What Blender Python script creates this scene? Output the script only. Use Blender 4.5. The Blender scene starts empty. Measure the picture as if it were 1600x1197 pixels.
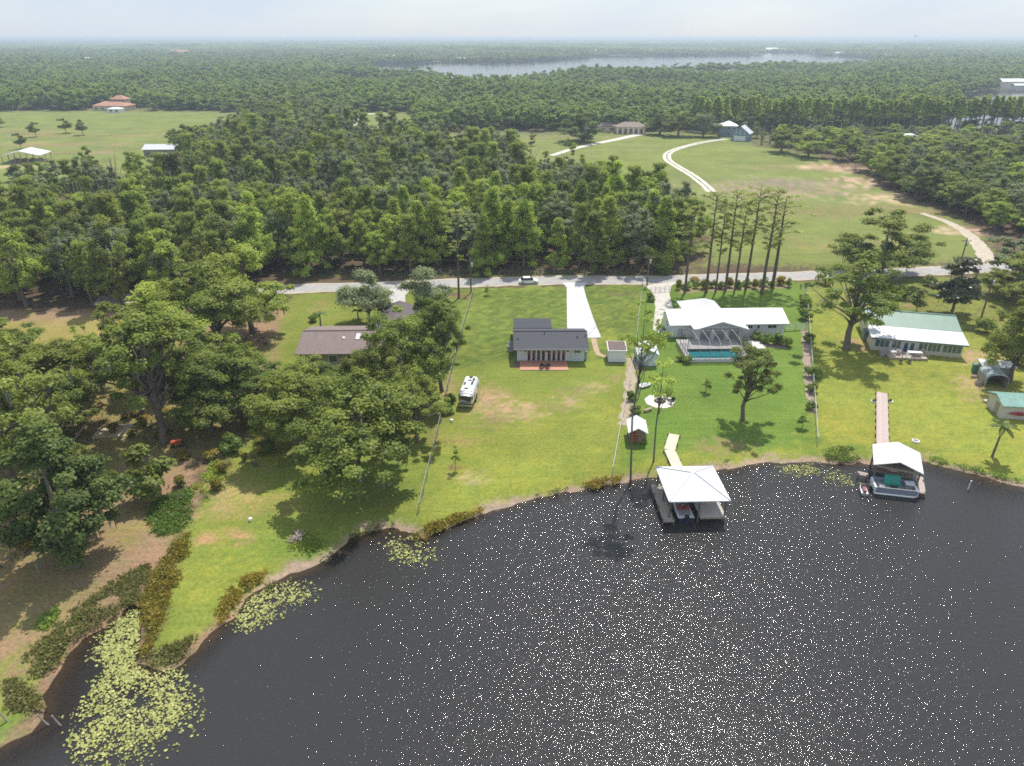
import bpy, math, random
import numpy as np
from mathutils import Vector, Matrix
R = math.radians
SC = bpy.context.scene
COL = SC.collection

# ------------------------------------------------------------------ camera, sky, sun
FPX, CX, CY, CAMZ = 1109.0, 800.0, 598.5, 50.0        # drone lens in survey pixels, height in metres
PITCH = math.atan(540.0 / FPX)
cam = bpy.data.cameras.new('camera'); camo = bpy.data.objects.new('camera', cam); COL.objects.link(camo)
cam.sensor_width = 36.0; cam.lens = 36.0 * FPX / 1600.0
cam.clip_start = 0.5; cam.clip_end = 80000.0
camo.location = (0, 0, CAMZ); camo.rotation_euler = (R(90) - PITCH, 0, 0)
SC.camera = camo

SUN_EL, SUN_AZ = 60.0, 21.0                            # azimuth measured from +Y towards +X
sv = Vector((math.sin(R(SUN_AZ)) * math.cos(R(SUN_EL)), math.cos(R(SUN_AZ)) * math.cos(R(SUN_EL)), math.sin(R(SUN_EL))))
sl = bpy.data.lights.new('sun', 'SUN'); sl.energy = 4.0; sl.angle = R(0.53); sl.color = (1.0, 0.95, 0.87)
so = bpy.data.objects.new('sun', sl); COL.objects.link(so); so.rotation_euler = sv.to_track_quat('Z', 'Y').to_euler()

W = bpy.data.worlds.new('World'); SC.world = W; W.use_nodes = True
nt = W.node_tree; nt.nodes.clear()
def N(t, typ, **kw):
    n = t.nodes.new(typ)
    for k, v in kw.items(): setattr(n, k, v)
    return n
sky = N(nt, 'ShaderNodeTexSky', sky_type='NISHITA', sun_disc=False)
sky.sun_elevation = R(SUN_EL); sky.sun_rotation = R(SUN_AZ); sky.altitude = 50; sky.air_density = 1.0; sky.dust_density = 0.8; sky.ozone_density = 1.0
tc = N(nt, 'ShaderNodeTexCoord'); mp = N(nt, 'ShaderNodeMapping'); mp.inputs['Scale'].default_value = (1.6, 1.6, 7.0)
cn = N(nt, 'ShaderNodeTexNoise'); cn.inputs['Scale'].default_value = 1.7; cn.inputs['Detail'].default_value = 7; cn.inputs['Roughness'].default_value = 0.58
cr = N(nt, 'ShaderNodeMapRange'); cr.inputs['From Min'].default_value = 0.36; cr.inputs['From Max'].default_value = 0.72; cr.inputs['To Min'].default_value = 0.68; cr.inputs['To Max'].default_value = 0.97
mx = N(nt, 'ShaderNodeMixRGB'); mx.inputs['Color2'].default_value = (3.85, 4.4, 5.1, 1)      # thin high cloud in sky units
bg = N(nt, 'ShaderNodeBackground'); bg.inputs['Strength'].default_value = 0.14
wo = N(nt, 'ShaderNodeOutputWorld')
L = nt.links.new
L(tc.outputs['Generated'], mp.inputs['Vector']); L(mp.outputs['Vector'], cn.inputs['Vector']); L(cn.outputs['Fac'], cr.inputs['Value'])
L(cr.outputs['Result'], mx.inputs['Fac']); L(sky.outputs['Color'], mx.inputs['Color1']); L(mx.outputs['Color'], bg.inputs['Color']); L(bg.outputs['Background'], wo.inputs['Surface'])

SC.view_settings.view_transform = 'Standard'; SC.view_settings.look = 'None'; SC.view_settings.gamma = 1.0; SC.view_settings.exposure = 0.32
SC.render.engine = 'CYCLES'
cy = SC.cycles
cy.max_bounces = 6; cy.diffuse_bounces = 2; cy.glossy_bounces = 3; cy.transmission_bounces = 4; cy.transparent_max_bounces = 12; cy.volume_bounces = 0
cy.use_denoising = False; cy.caustics_reflective = False; cy.caustics_refractive = False; cy.sample_clamp_indirect = 6.0
cy.filter_width = 1.7; cy.use_adaptive_sampling = True; cy.adaptive_threshold = 0.008

# ------------------------------------------------------------------ survey helpers
CP, SP = math.cos(PITCH), math.sin(PITCH)
def at(px, py, z=0.0):
    """point on the level plane z seen at survey pixel (px, py)"""
    up = CY - py
    dy = FPX * CP + up * SP; dz = -FPX * SP + up * CP
    t = (z - CAMZ) / dz
    return Vector(((px - CX) * t, dy * t, z))
def gY(px, Y, z=0.0):
    """point at distance Y on the survey column px"""
    return Vector(((px - CX) / FPX * (Y * CP + (CAMZ - z) * SP), Y, z))
def dep(py): return PITCH - math.atan((CY - py) / FPX)
def ztop(Y, py): return CAMZ - Y * math.tan(dep(py))
def mpp(p): return (p.y * CP + (CAMZ - p.z) * SP) / FPX     # metres per survey pixel at p

rng = np.random.default_rng(7)
random.seed(5)

# ------------------------------------------------------------------ materials
MATS = {}
def mat(name, col, rough=0.6, metal=0.0, var=0.0, vscale=3.0, bump=0.0, bscale=20.0, streak=None, spec=0.5):
    if name in MATS: return MATS[name]
    m = bpy.data.materials.new(name); m.use_nodes = True; t = m.node_tree; b = t.nodes['Principled BSDF']
    b.inputs['Base Color'].default_value = (*col, 1); b.inputs['Roughness'].default_value = rough; b.inputs['Metallic'].default_value = metal
    b.inputs['Specular IOR Level'].default_value = spec
    if var or bump or streak:
        c = N(t, 'ShaderNodeTexCoord')
    if var:
        n = N(t, 'ShaderNodeTexNoise'); n.inputs['Scale'].default_value = vscale; n.inputs['Detail'].default_value = 6; n.inputs['Roughness'].default_value = 0.65
        r = N(t, 'ShaderNodeMapRange'); r.inputs['From Min'].default_value = 0.3; r.inputs['From Max'].default_value = 0.7
        r.inputs['To Min'].default_value = 1 - var; r.inputs['To Max'].default_value = 1 + var
        x = N(t, 'ShaderNodeVectorMath', operation='SCALE'); x.inputs[0].default_value = col
        t.links.new(c.outputs['Object'], n.inputs['Vector']); t.links.new(n.outputs['Fac'], r.inputs['Value'])
        t.links.new(r.outputs['Result'], x.inputs['Scale']); out = x.outputs['Vector']
        if streak:
            s = N(t, 'ShaderNodeTexNoise'); s.inputs['Scale'].default_value = 1.0; s.inputs['Detail'].default_value = 3
            k = N(t, 'ShaderNodeMapping'); k.inputs['Scale'].default_value = streak[0]
            q = N(t, 'ShaderNodeMapRange'); q.inputs['From Min'].default_value = 0.35; q.inputs['From Max'].default_value = 0.65
            q.inputs['To Min'].default_value = 1 - streak[1]; q.inputs['To Max'].default_value = 1 + streak[1]
            y = N(t, 'ShaderNodeVectorMath', operation='SCALE')
            t.links.new(c.outputs['Object'], k.inputs['Vector']); t.links.new(k.outputs['Vector'], s.inputs['Vector'])
            t.links.new(s.outputs['Fac'], q.inputs['Value']); t.links.new(q.outputs['Result'], y.inputs['Scale'])
            t.links.new(out, y.inputs[0]); out = y.outputs['Vector']
        t.links.new(out, b.inputs['Base Color'])
    if bump:
        n2 = N(t, 'ShaderNodeTexNoise'); n2.inputs['Scale'].default_value = bscale; n2.inputs['Detail'].default_value = 5
        bp = N(t, 'ShaderNodeBump'); bp.inputs['Strength'].default_value = bump; bp.inputs['Distance'].default_value = 0.05
        t.links.new(c.outputs['Object'], n2.inputs['Vector']); t.links.new(n2.outputs['Fac'], bp.inputs['Height']); t.links.new(bp.outputs['Normal'], b.inputs['Normal'])
    MATS[name] = m
    return m

def leaf_mat(name, dark, light, trans=0.46, stand=0.021, rnd=0.42, olive=(0.165, 0.160, 0.040)):
    """two-tone leaf: tone runs per leaf clump (attribute tint) and per tree"""
    m = bpy.data.materials.new(name); m.use_nodes = True; t = m.node_tree; t.nodes.clear()
    at_ = N(t, 'ShaderNodeAttribute', attribute_name='tint'); oi = N(t, 'ShaderNodeObjectInfo')
    r = N(t, 'ShaderNodeMapRange'); r.inputs['To Min'].default_value = -rnd; r.inputs['To Max'].default_value = rnd
    ad = N(t, 'ShaderNodeMath', operation='ADD', use_clamp=True)
    m1 = N(t, 'ShaderNodeMixRGB'); m1.inputs['Color1'].default_value = (*dark, 1); m1.inputs['Color2'].default_value = (*light, 1)
    fr = N(t, 'ShaderNodeMath', operation='MULTIPLY'); fr.inputs[1].default_value = 7.31
    f2 = N(t, 'ShaderNodeMath', operation='FRACT')
    f3 = N(t, 'ShaderNodeMath', operation='MULTIPLY'); f3.inputs[1].default_value = 0.55 * rnd / 0.42
    m2 = N(t, 'ShaderNodeMixRGB'); m2.inputs['Color2'].default_value = (*olive, 1)
    ge = N(t, 'ShaderNodeNewGeometry'); gn = N(t, 'ShaderNodeTexNoise'); gn.inputs['Scale'].default_value = stand; gn.inputs['Detail'].default_value = 4
    gr = N(t, 'ShaderNodeMapRange'); gr.inputs['From Min'].default_value = .32; gr.inputs['From Max'].default_value = .68; gr.inputs['To Min'].default_value = -.28; gr.inputs['To Max'].default_value = .28
    a3 = N(t, 'ShaderNodeMath', operation='ADD', use_clamp=True)      # stands of lighter and darker kinds
    d = N(t, 'ShaderNodeBsdfDiffuse'); tr = N(t, 'ShaderNodeBsdfTranslucent'); gl = N(t, 'ShaderNodeBsdfGlossy'); gl.inputs['Roughness'].default_value = 0.45
    gl.inputs['Color'].default_value = (0.8, 0.85, 0.8, 1)
    a = N(t, 'ShaderNodeMixShader'); a.inputs['Fac'].default_value = trans
    g = N(t, 'ShaderNodeMixShader'); g.inputs['Fac'].default_value = 0.014
    o = N(t, 'ShaderNodeOutputMaterial'); l = t.links.new
    l(oi.outputs['Random'], r.inputs['Value']); l(at_.outputs['Fac'], ad.inputs[0]); l(r.outputs['Result'], ad.inputs[1]); l(ge.outputs['Position'], gn.inputs['Vector']); l(gn.outputs['Fac'], gr.inputs['Value']); l(ad.outputs['Value'], a3.inputs[0]); l(gr.outputs['Result'], a3.inputs[1]); l(a3.outputs['Value'], m1.inputs['Fac'])
    l(oi.outputs['Random'], fr.inputs[0]); l(fr.outputs['Value'], f2.inputs[0]); l(f2.outputs['Value'], f3.inputs[0]); l(f3.outputs['Value'], m2.inputs['Fac'])
    l(m1.outputs['Color'], m2.inputs['Color1']); l(m2.outputs['Color'], d.inputs['Color']); l(m2.outputs['Color'], tr.inputs['Color'])
    l(d.outputs['BSDF'], a.inputs[1]); l(tr.outputs['BSDF'], a.inputs[2]); l(a.outputs['Shader'], g.inputs[1]); l(gl.outputs['BSDF'], g.inputs[2]); l(g.outputs['Shader'], o.inputs['Surface'])
    MATS[name] = m
    return m

OAK = leaf_mat('oak_leaf', (0.166, 0.240, 0.048), (0.455, 0.545, 0.099))
DARKOAK = leaf_mat('dark_oak_leaf', (0.123, 0.181, 0.046), (0.303, 0.376, 0.090), olive=(0.214, 0.215, 0.076))
CYP = leaf_mat('cypress_leaf', (0.214, 0.310, 0.048), (0.518, 0.660, 0.099), olive=(0.426, 0.450, 0.090))
PINE = leaf_mat('pine_needle', (0.184, 0.265, 0.057), (0.494, 0.545, 0.126), trans=0.2)
GREYL = leaf_mat('grey_leaf', (0.177, 0.228, 0.107), (0.358, 0.415, 0.201), olive=(0.286, 0.316, 0.160))
FARL = leaf_mat('far_leaf', (0.132, 0.216, 0.045), (0.323, 0.464, 0.085), stand=0.009, olive=(0.262, 0.289, 0.081))
BUSH = leaf_mat('bush_leaf', (0.152, 0.254, 0.044), (0.395, 0.505, 0.099))
RUST = leaf_mat('rust_leaf', (0.130, 0.160, 0.028), (0.520, 0.370, 0.060), rnd=0.1, olive=(0.27, 0.25, 0.05))
REED = leaf_mat('reed_leaf', (0.100, 0.145, 0.030), (0.330, 0.290, 0.100), rnd=0.1, olive=(0.22, 0.20, 0.08))
PALML = leaf_mat('palm_leaf', (0.095, 0.151, 0.041), (0.283, 0.340, 0.095))
PADM = leaf_mat('lily_pad_leaf', (0.200, 0.235, 0.065), (0.500, 0.490, 0.180), trans=0.1, rnd=0.1, olive=(0.38, 0.37, 0.11))
MAGN = leaf_mat('magnolia_leaf', (0.085, 0.117, 0.052), (0.209, 0.237, 0.113), olive=(0.189, 0.189, 0.113))
BARK = mat('bark', (0.155, 0.130, 0.105), 0.9, var=0.35, vscale=1.5, bump=0.6, bscale=6)
PBARK = mat('pine_bark', (0.120, 0.092, 0.072), 0.9, var=0.3, vscale=1.5, bump=0.6, bscale=6)
MOSS = mat('moss', (0.20, 0.21, 0.17), 0.95, var=0.2)

# ------------------------------------------------------------------ mesh helpers
def link(o, parent=None):
    COL.objects.link(o)
    if parent is not None: o.parent = parent
    return o
def np_mesh(name, V, F, mats, attrs=None, smooth=False):
    V = np.asarray(V, np.float32); F = np.asarray(F, np.int32)
    me = bpy.data.meshes.new(name); k = F.shape[1]
    me.vertices.add(len(V)); me.vertices.foreach_set('co', V.ravel())
    me.loops.add(F.size); me.loops.foreach_set('vertex_index', F.ravel())
    me.polygons.add(len(F)); me.polygons.foreach_set('loop_start', np.arange(0, F.size, k, dtype=np.int32))
    me.polygons.foreach_set('loop_total', np.full(len(F), k, np.int32))
    if smooth: me.polygons.foreach_set('use_smooth', np.ones(len(F), bool))
    for m in (mats if isinstance(mats, (list, tuple)) else [mats]): me.materials.append(m)
    for an, (typ, dom, arr) in (attrs or {}).items():
        a = me.attributes.new(an, typ, dom)
        a.data.foreach_set('color' if 'COLOR' in typ else 'value', np.asarray(arr, np.float32).ravel())
    me.update(calc_edges=True); me.validate()
    return me
def tag(o, label=None, cat=None, group=None, kind=None):
    if label: o['label'] = label
    if cat: o['category'] = cat
    if group: o['group'] = group
    if kind: o['kind'] = kind
    return o
def thing(name, label, cat, loc=(0, 0, 0), rotz=0.0, group=None):
    o = bpy.data.objects.new(name, None); o.empty_display_size = 0.3; COL.objects.link(o)
    o.location = loc; o.rotation_euler = (0, 0, rotz)
    return tag(o, label, cat, group)

class MB:
    """collects shapes for ONE mesh object"""
    def __init__(s): s.v = []; s.f = []
    def add(s, vs, fs):
        b = len(s.v); s.v += [tuple(p) for p in vs]; s.f += [tuple(i + b for i in f) for f in fs]; return s
    def box(s, x0, x1, y0, y1, z0, z1):
        return s.add([(x0, y0, z0), (x1, y0, z0), (x1, y1, z0), (x0, y1, z0), (x0, y0, z1), (x1, y0, z1), (x1, y1, z1), (x0, y1, z1)],
                     [(3, 2, 1, 0), (4, 5, 6, 7), (0, 1, 5, 4), (1, 2, 6, 5), (2, 3, 7, 6), (3, 0, 4, 7)])
    def bar(s, a, b, w, h=None):
        """square bar from a to b"""
        a = Vector(a); b = Vector(b); d = (b - a).normalized(); h = h or w
        u = d.cross(Vector((0, 0, 1)))
        if u.length < 1e-3: u = Vector((1, 0, 0))
        u.normalize(); v = u.cross(d)
        q = [u * (i * w / 2) + v * (j * h / 2) for i, j in ((-1, -1), (1, -1), (1, 1), (-1, 1))]
        return s.add([a + k for k in q] + [b + k for k in q], [(0, 1, 2, 3), (7, 6, 5, 4), (0, 4, 5, 1), (1, 5, 6, 2), (2, 6, 7, 3), (3, 7, 4, 0)])
    def tube(s, pts, rad, n=7):
        pts = [Vector(p) for p in pts]; b = len(s.v); prev = None
        for i, p in enumerate(pts):
            d = (pts[min(i + 1, len(pts) - 1)] - pts[max(i - 1, 0)])
            d = d.normalized() if d.length > 1e-6 else Vector((0, 0, 1))
            u = d.cross(Vector((0.31, 0.95, 0.02))) if prev is None else prev - d * prev.dot(d)
            if u.length < 1e-4: u = d.cross(Vector((1, 0, 0)))
            u.normalize(); prev = u; v = d.cross(u); r = rad[i] if isinstance(rad, (list, tuple)) else rad
            for k in range(n):
                a = 2 * math.pi * k / n; s.v.append(tuple(p + u * (math.cos(a) * r) + v * (math.sin(a) * r)))
        for i in range(len(pts) - 1):
            for k in range(n):
                s.f.append((b + i * n + k, b + i * n + (k + 1) % n, b + (i + 1) * n + (k + 1) % n, b + (i + 1) * n + k))
        s.f.append(tuple(b + k for k in reversed(range(n)))); s.f.append(tuple(b + (len(pts) - 1) * n + k for k in range(n)))
        return s
    def cyl(s, c, r, z0, z1, n=16, r1=None):
        return s.tube([(c[0], c[1], z0), (c[0], c[1], z1)], [r, r if r1 is None else r1], n)
    def roof(s, x0, x1, y0, y1, ze, zr, axis='x', th=0.16, yr=None):
        """gable roof slab over the rectangle; ridge along axis, optional ridge offset"""
        if axis == 'x':
            m = (y0 + y1) / 2 if yr is None else yr
            prof = [(y0, ze), (m, zr), (y1, ze), (y1, ze + th), (m, zr + th), (y0, ze + th)]
            P = [[(x, a, b) for a, b in prof] for x in (x0, x1)]
        else:
            m = (x0 + x1) / 2 if yr is None else yr
            prof = [(x0, ze), (m, zr), (x1, ze), (x1, ze + th), (m, zr + th), (x0, ze + th)]
            P = [[(a, y, b) for a, b in prof] for y in (y0, y1)]
        fs = [(i, (i + 1) % 6, (i + 1) % 6 + 6, i + 6) for i in range(6)] + [(0, 5, 4, 1), (1, 4, 3, 2), (6, 7, 10, 11), (7, 8, 9, 10)]
        return s.add(P[0] + P[1], fs)
    def gwalls(s, x0, x1, y0, y1, zw, zr, axis='x', yr=None):
        """house body: walls with gable triangles under the roof"""
        if axis == 'x':
            m = (y0 + y1) / 2 if yr is None else yr
            prof = [(y0, 0), (y1, 0), (y1, zw), (m, zr), (y0, zw)]; P = [[(x, a, b) for a, b in prof] for x in (x0, x1)]
        else:
            m = (x0 + x1) / 2 if yr is None else yr
            prof = [(x0, 0), (x1, 0), (x1, zw), (m, zr), (x0, zw)]; P = [[(a, y, b) for a, b in prof] for y in (y0, y1)]
        return s.add(P[0] + P[1], [(i, (i + 1) % 5, (i + 1) % 5 + 5, i + 5) for i in range(5)] + [(4, 3, 2, 1, 0), (5, 6, 7, 8, 9)])
    def hip(s, x0, x1, y0, y1, ze, rx0, rx1, ry, zr, th=0.14, over=0):
        vs = [(x0, y0, ze), (x1, y0, ze), (x1, y1, ze), (x0, y1, ze)]
        vt = [(a, b, c + th) for a, b, c in vs]; rp = [(rx0, ry, zr), (rx1, ry, zr)]
        return s.add(vs + vt + rp, [(3, 2, 1, 0), (0, 1, 5, 4), (1, 2, 6, 5), (2, 3, 7, 6), (3, 0, 4, 7), (4, 5, 9, 8), (5, 6, 9), (6, 7, 8, 9), (7, 4, 8)])
    def build(s, name, m, parent=None, smooth=False):
        me = bpy.data.meshes.new(name); me.from_pydata(s.v, [], s.f); me.materials.append(m)
        if smooth:
            for p in me.polygons: p.use_smooth = True
        me.update(); me.validate()
        o = bpy.data.objects.new(name, me)
        return link(o, parent)
def share(o, name, parent=None, loc=None, rot=None, scale=None):
    """another piece with the same mesh"""
    c = bpy.data.objects.new(name, o.data); link(c, parent)
    if loc is not None: c.location = loc
    if rot is not None: c.rotation_euler = rot
    if scale is not None: c.scale = scale
    return c
def window(parent, x, y, z, w, h, name='window', frame=None, glass=None, facing='-y', bars=0):
    """a framed window on a wall whose outer face is at y (facing -y) or x (facing +-x)"""
    fr = frame or M_WHITE; gl = glass or M_GLASS
    f = MB(); g = MB(); t = 0.07
    def bx(mb, a0, a1, z0, z1, d0, d1):
        if facing == '-y': mb.box(a0, a1, y - d1, y - d0, z0, z1)
        elif facing == '-x': mb.box(x - d1, x - d0, a0, a1, z0, z1)
        else: mb.box(x + d0, x + d1, a0, a1, z0, z1)
    c = x if facing == '-y' else y
    bx(f, c - w / 2 - t, c + w / 2 + t, z - t, z, .003, .06); bx(f, c - w / 2 - t, c + w / 2 + t, z + h, z + h + t, .003, .06)
    bx(f, c - w / 2 - t, c - w / 2, z, z + h, .003, .06); bx(f, c + w / 2, c + w / 2 + t, z, z + h, .003, .06)
    for i in range(bars):
        q = c - w / 2 + w * (i + 1) / (bars + 1); bx(f, q - .035, q + .035, z, z + h, .003, .055)
    bx(g, c - w / 2, c + w / 2, z, z + h, .004, .025)
    fo = f.build(name, fr, parent); g.build('pane', gl, fo)
    return fo

M_WHITE = mat('white_paint', (0.78, 0.78, 0.76), 0.5, var=0.04)
M_GLASS = mat('window_glass', (0.02, 0.025, 0.03), 0.08, spec=0.8)
M_CONC = mat('concrete', (0.56, 0.55, 0.53), 0.9, var=0.10, vscale=0.6, bump=0.2)
M_WOOD = mat('weathered_wood', (0.36, 0.29, 0.22), 0.85, var=0.18, vscale=2.0, bump=0.3)
M_PALEWOOD = mat('pale_decking', (0.66, 0.56, 0.44), 0.85, var=0.12, vscale=2.0)
M_PINKWOOD = mat('pinkish_decking', (0.50, 0.40, 0.36), 0.85, var=0.14, vscale=2.0)
M_GREYWOOD = mat('grey_dock_wood', (0.33, 0.29, 0.24), 0.9, var=0.2, vscale=2.0)
M_POST = mat('treated_post', (0.16, 0.13, 0.10), 0.9, var=0.2)
M_METALW = mat('white_metal_roof', (0.66, 0.66, 0.66), 0.42, var=0.035, vscale=0.7, streak=((7, 0.15, 0.15), 0.06))
M_GALV = mat('galvanised_roof', (0.60, 0.61, 0.63), 0.42, var=0.06, vscale=0.8, streak=((14, 0.3, 0.3), 0.05))
M_BLACK = mat('black_plastic', (0.02, 0.02, 0.022), 0.5)
M_RUBBER = mat('tyre_rubber', (0.025, 0.025, 0.025), 0.8)
M_ALU = mat('aluminium', (0.72, 0.73, 0.74), 0.3, 0.9)
M_BRONZE = mat('bronze_frame', (0.055, 0.050, 0.046), 0.5)
M_GREYFR = mat('pale_frame', (0.34, 0.34, 0.34), 0.5)

# ------------------------------------------------------------------ the setting: ground, lake, roads
WATER = -0.35
def seg_dist(P, poly, closed=True):
    d = np.full(len(P), 1e12); n = len(poly)
    for i in range(n if closed else n - 1):
        a = poly[i]; b = poly[(i + 1) % n]; ab = b - a
        t = np.clip(((P - a) @ ab) / max(ab @ ab, 1e-9), 0, 1)
        d = np.minimum(d, ((P - a - t[:, None] * ab) ** 2).sum(1))
    return np.sqrt(d)
def inside(P, poly):
    r = np.zeros(len(P), bool); n = len(poly)
    for i in range(n):
        x0, y0 = poly[i]; x1, y1 = poly[(i + 1) % n]
        if y0 == y1: continue
        c = (P[:, 1] < y0) != (P[:, 1] < y1)
        r ^= c & (P[:, 0] < (x1 - x0) * (P[:, 1] - y0) / (y1 - y0) + x0)
    return r
def sdist(P, poly):
    d = seg_dist(P, poly); return np.where(inside(P, poly), d, -d)
def wob(P, s, k=0):
    """cheap smooth noise in -1..1"""
    x, y = P[:, 0] / s, P[:, 1] / s
    return (np.sin(x * 1.7 + 1.3 * np.sin(y * 1.1 + k) + k) + np.sin(y * 2.1 + 1.7 * np.sin(x * 0.9 - k) + 2 * k) + np.sin((x + y) * 3.3 + np.sin(x * 2.7 + k)) * 0.6) / 2.6
def poly_px(L, z=0.0): return np.array([at(a, b, z).xy for a, b in L])
def poly_Y(L): return np.array([gY(a, b).xy for a, b in L])
def sstep(a, b, x):
    t = np.clip((x - a) / (b - a), 0, 1); return t * t * (3 - 2 * t)

SHORE_PX = [(0, 1172), (40, 1148), (70, 1120), (76, 1085), (98, 1042), (115, 1010), (150, 988), (186, 967), (208, 947), (222, 955), (221, 980),
            (218, 1005), (212, 1035), (236, 1053), (285, 1038), (330, 995), (365, 960), (400, 928), (440, 905), (500, 882), (535, 852), (565, 835), (605, 825), (632, 832),
            (660, 846), (690, 828), (760, 802), (830, 781), (900, 766), (960, 757), (1000, 750), (1060, 745), (1130, 734), (1200, 723), (1290, 723), (1360, 727),
            (1440, 720), (1480, 730), (1520, 742), (1560, 753), (1600, 762)]
LAKE = np.vstack([np.array([(-260, -500), (-120, -60), (-62, 18)]), poly_px(SHORE_PX, WATER), np.array([(78, 64), (105, 52), (150, 20), (260, -100), (420, -500)])])

def axis_pts(lo, hi, a, b, h, g):
    """spacing h between a and b, growing by g outside"""
    m = list(np.arange(a, b + h, h)); s = h
    up = [m[-1]]
    while up[-1] < hi: s *= g; up.append(up[-1] + s)
    s = h; dn = [m[0]]
    while dn[-1] > lo: s *= g; dn.append(dn[-1] - s)
    return np.array(dn[::-1][:-1] + m + up[1:])
gx = axis_pts(-30000, 30000, -75, 95, 0.7, 1.045); gy = axis_pts(-500, 42000, 30, 160, 0.7, 1.03)
GX, GYY = np.meshgrid(gx, gy); P2 = np.stack([GX.ravel(), GYY.ravel()], 1)
dl = -sdist(P2, LAKE)
near = np.abs(dl) < 30
dl = dl + np.where(near, 0.35 * wob(P2, 1.9, 1) + 0.25 * wob(P2, 0.8, 3), 0)
gz = np.where(dl > 0, WATER + 0.35 * sstep(0, 2.6, dl), WATER + np.maximum(dl * 0.16, -3.0))
gz = np.where(dl > 3, 0.0, gz)

# real colours of what covers the ground (grass, dry grass, sand, leaf litter)
C_LITTER = (0.085, 0.072, 0.042); C_LAWN = (0.140, 0.196, 0.034); C_LUSH = (0.094, 0.176, 0.028); C_YEL = (0.195, 0.240, 0.038)
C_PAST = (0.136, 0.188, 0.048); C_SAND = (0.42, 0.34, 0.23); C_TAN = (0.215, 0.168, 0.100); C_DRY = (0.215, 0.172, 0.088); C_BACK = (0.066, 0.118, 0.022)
gc = np.empty((len(P2), 3)); gc[:] = C_LITTER
def paint(poly, col, soft=2.0, amt=1.0, wobble=1.5, ws=4.0, k=0):
    global gc
    lo = poly.min(0) - 4 * soft - 6; hi = poly.max(0) + 4 * soft + 6
    i = np.where((P2[:, 0] > lo[0]) & (P2[:, 0] < hi[0]) & (P2[:, 1] > lo[1]) & (P2[:, 1] < hi[1]))[0]
    if not len(i): return
    q = P2[i]; d = sdist(q, poly) + wobble * (wob(q, ws, k) + 0.5 * wob(q, ws * 0.4, k + 2))
    d = d + soft * .55 * rng.normal(size=len(d))
    w = sstep(-soft, soft, d) * amt
    if amt < .9: w = w * np.clip(.75 + .55 * wob(q, 1.1, k + 5) + .35 * rng.normal(size=len(d)), 0, 1.15)
    w = w[:, None]
    gc[i] = gc[i] * (1 - w) + np.array(col) * w
def blob(px, py, rx, ry, col, amt=0.8, k=0, soft=None):
    """patch of bare or different ground centred on a survey pixel, radii in metres"""
    c = at(px, py); a = np.linspace(0, 2 * math.pi, 14)[:-1]
    paint(np.stack([c.x + rx * np.cos(a), c.y + ry * np.sin(a)], 1), col, soft or min(rx, ry) * 0.7, amt, min(rx, ry) * 0.5, max(rx, ry) * 0.5 + 0.6, k)
far = P2[:, 1] > 380
gc[far] = (0.105, 0.125, 0.052)
PAST1 = poly_Y([(-200, 262), (30, 262), (130, 275), (235, 300), (290, 345), (385, 420), (400, 560), (150, 575), (-60, 565), (-300, 560)])
PAST2 = poly_Y([(545, 430), (640, 440), (655, 560), (540, 560)])
PAST3 = poly_Y([(690, 345), (780, 335), (880, 270), (975, 240), (1095, 208), (1095, 168), (1330, 166), (1560, 172), (1500, 215), (1425, 240), (1390, 262), (1330, 300), (1285, 345), (1190, 375), (1150, 425), (950, 445), (905, 425), (680, 425)])
for pl, k in ((PAST1, 1), (PAST2, 2), (PAST3, 3)): paint(pl, C_PAST, 3.0, 1.0, 3.0, 12, k)
for px, py, rx, ry, c, a in ((70, 225, 45, 7, C_DRY, .8), (30, 205, 50, 10, C_DRY, .45), (130, 212, 40, 6, C_DRY, .7), (200, 212, 30, 8, C_DRY, .35), (100, 238, 26, 5, C_TAN, .85), (20, 262, 8, 3, C_SAND, .8), (60, 185, 60, 14, C_LAWN, .5), (260, 190, 50, 20, C_LAWN, .5),
                             (1010, 250, 36, 22, C_LAWN, .6), (1000, 225, 40, 10, C_LAWN, .3), (1150, 240, 30, 16, C_LAWN, .45), (1215, 295, 30, 16, (0.235, 0.20, 0.14), .85), (1240, 285, 16, 6, (0.17, 0.155, 0.12), .8), (1290, 275, 16, 6, C_LAWN, .5), (1300, 262, 12, 7, C_SAND, .9), (1350, 285, 10, 9, C_SAND, .85),
                             (1390, 312, 12, 8, C_SAND, .8), (1250, 262, 24, 6, C_DRY, .6), (1420, 330, 12, 6, C_DRY, .7), (1500, 362, 9, 4, C_SAND, .8), (1300, 330, 22, 8, C_DRY, .5), (1330, 385, 20, 7, C_DRY, .4), (1240, 390, 16, 8, C_LAWN, .4),
                             (900, 215, 30, 7, C_DRY, .6), (760, 222, 30, 8, C_DRY, .5), (700, 215, 22, 6, C_LAWN, .4), (600, 195, 30, 20, C_LAWN, .5)):
    blob(px, py, rx, ry, c, a, px % 7)
paint(poly_px([(-60, 486), (300, 486), (450, 470), (470, 560), (400, 640), (330, 720), (290, 850), (240, 900), (150, 965), (60, 1030), (0, 1180), (-300, 1180), (-300, 486)]), C_TAN, 1.5, 1.0, 2.0, 5, 4)
paint(poly_px([(-80, 560), (400, 560), (400, 640), (330, 715), (200, 720), (90, 790), (-80, 800)]), (0.140, 0.162, 0.048), 3, .72, 3, 5, 2)
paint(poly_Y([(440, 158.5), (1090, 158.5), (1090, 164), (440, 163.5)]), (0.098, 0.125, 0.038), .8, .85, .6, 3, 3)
paint(poly_px([(-20, 500), (230, 500), (300, 520), (230, 560), (60, 560), (-20, 545)]), (0.205, 0.205, 0.055), 2.5, .95, 2.5, 6, 5)
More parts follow.
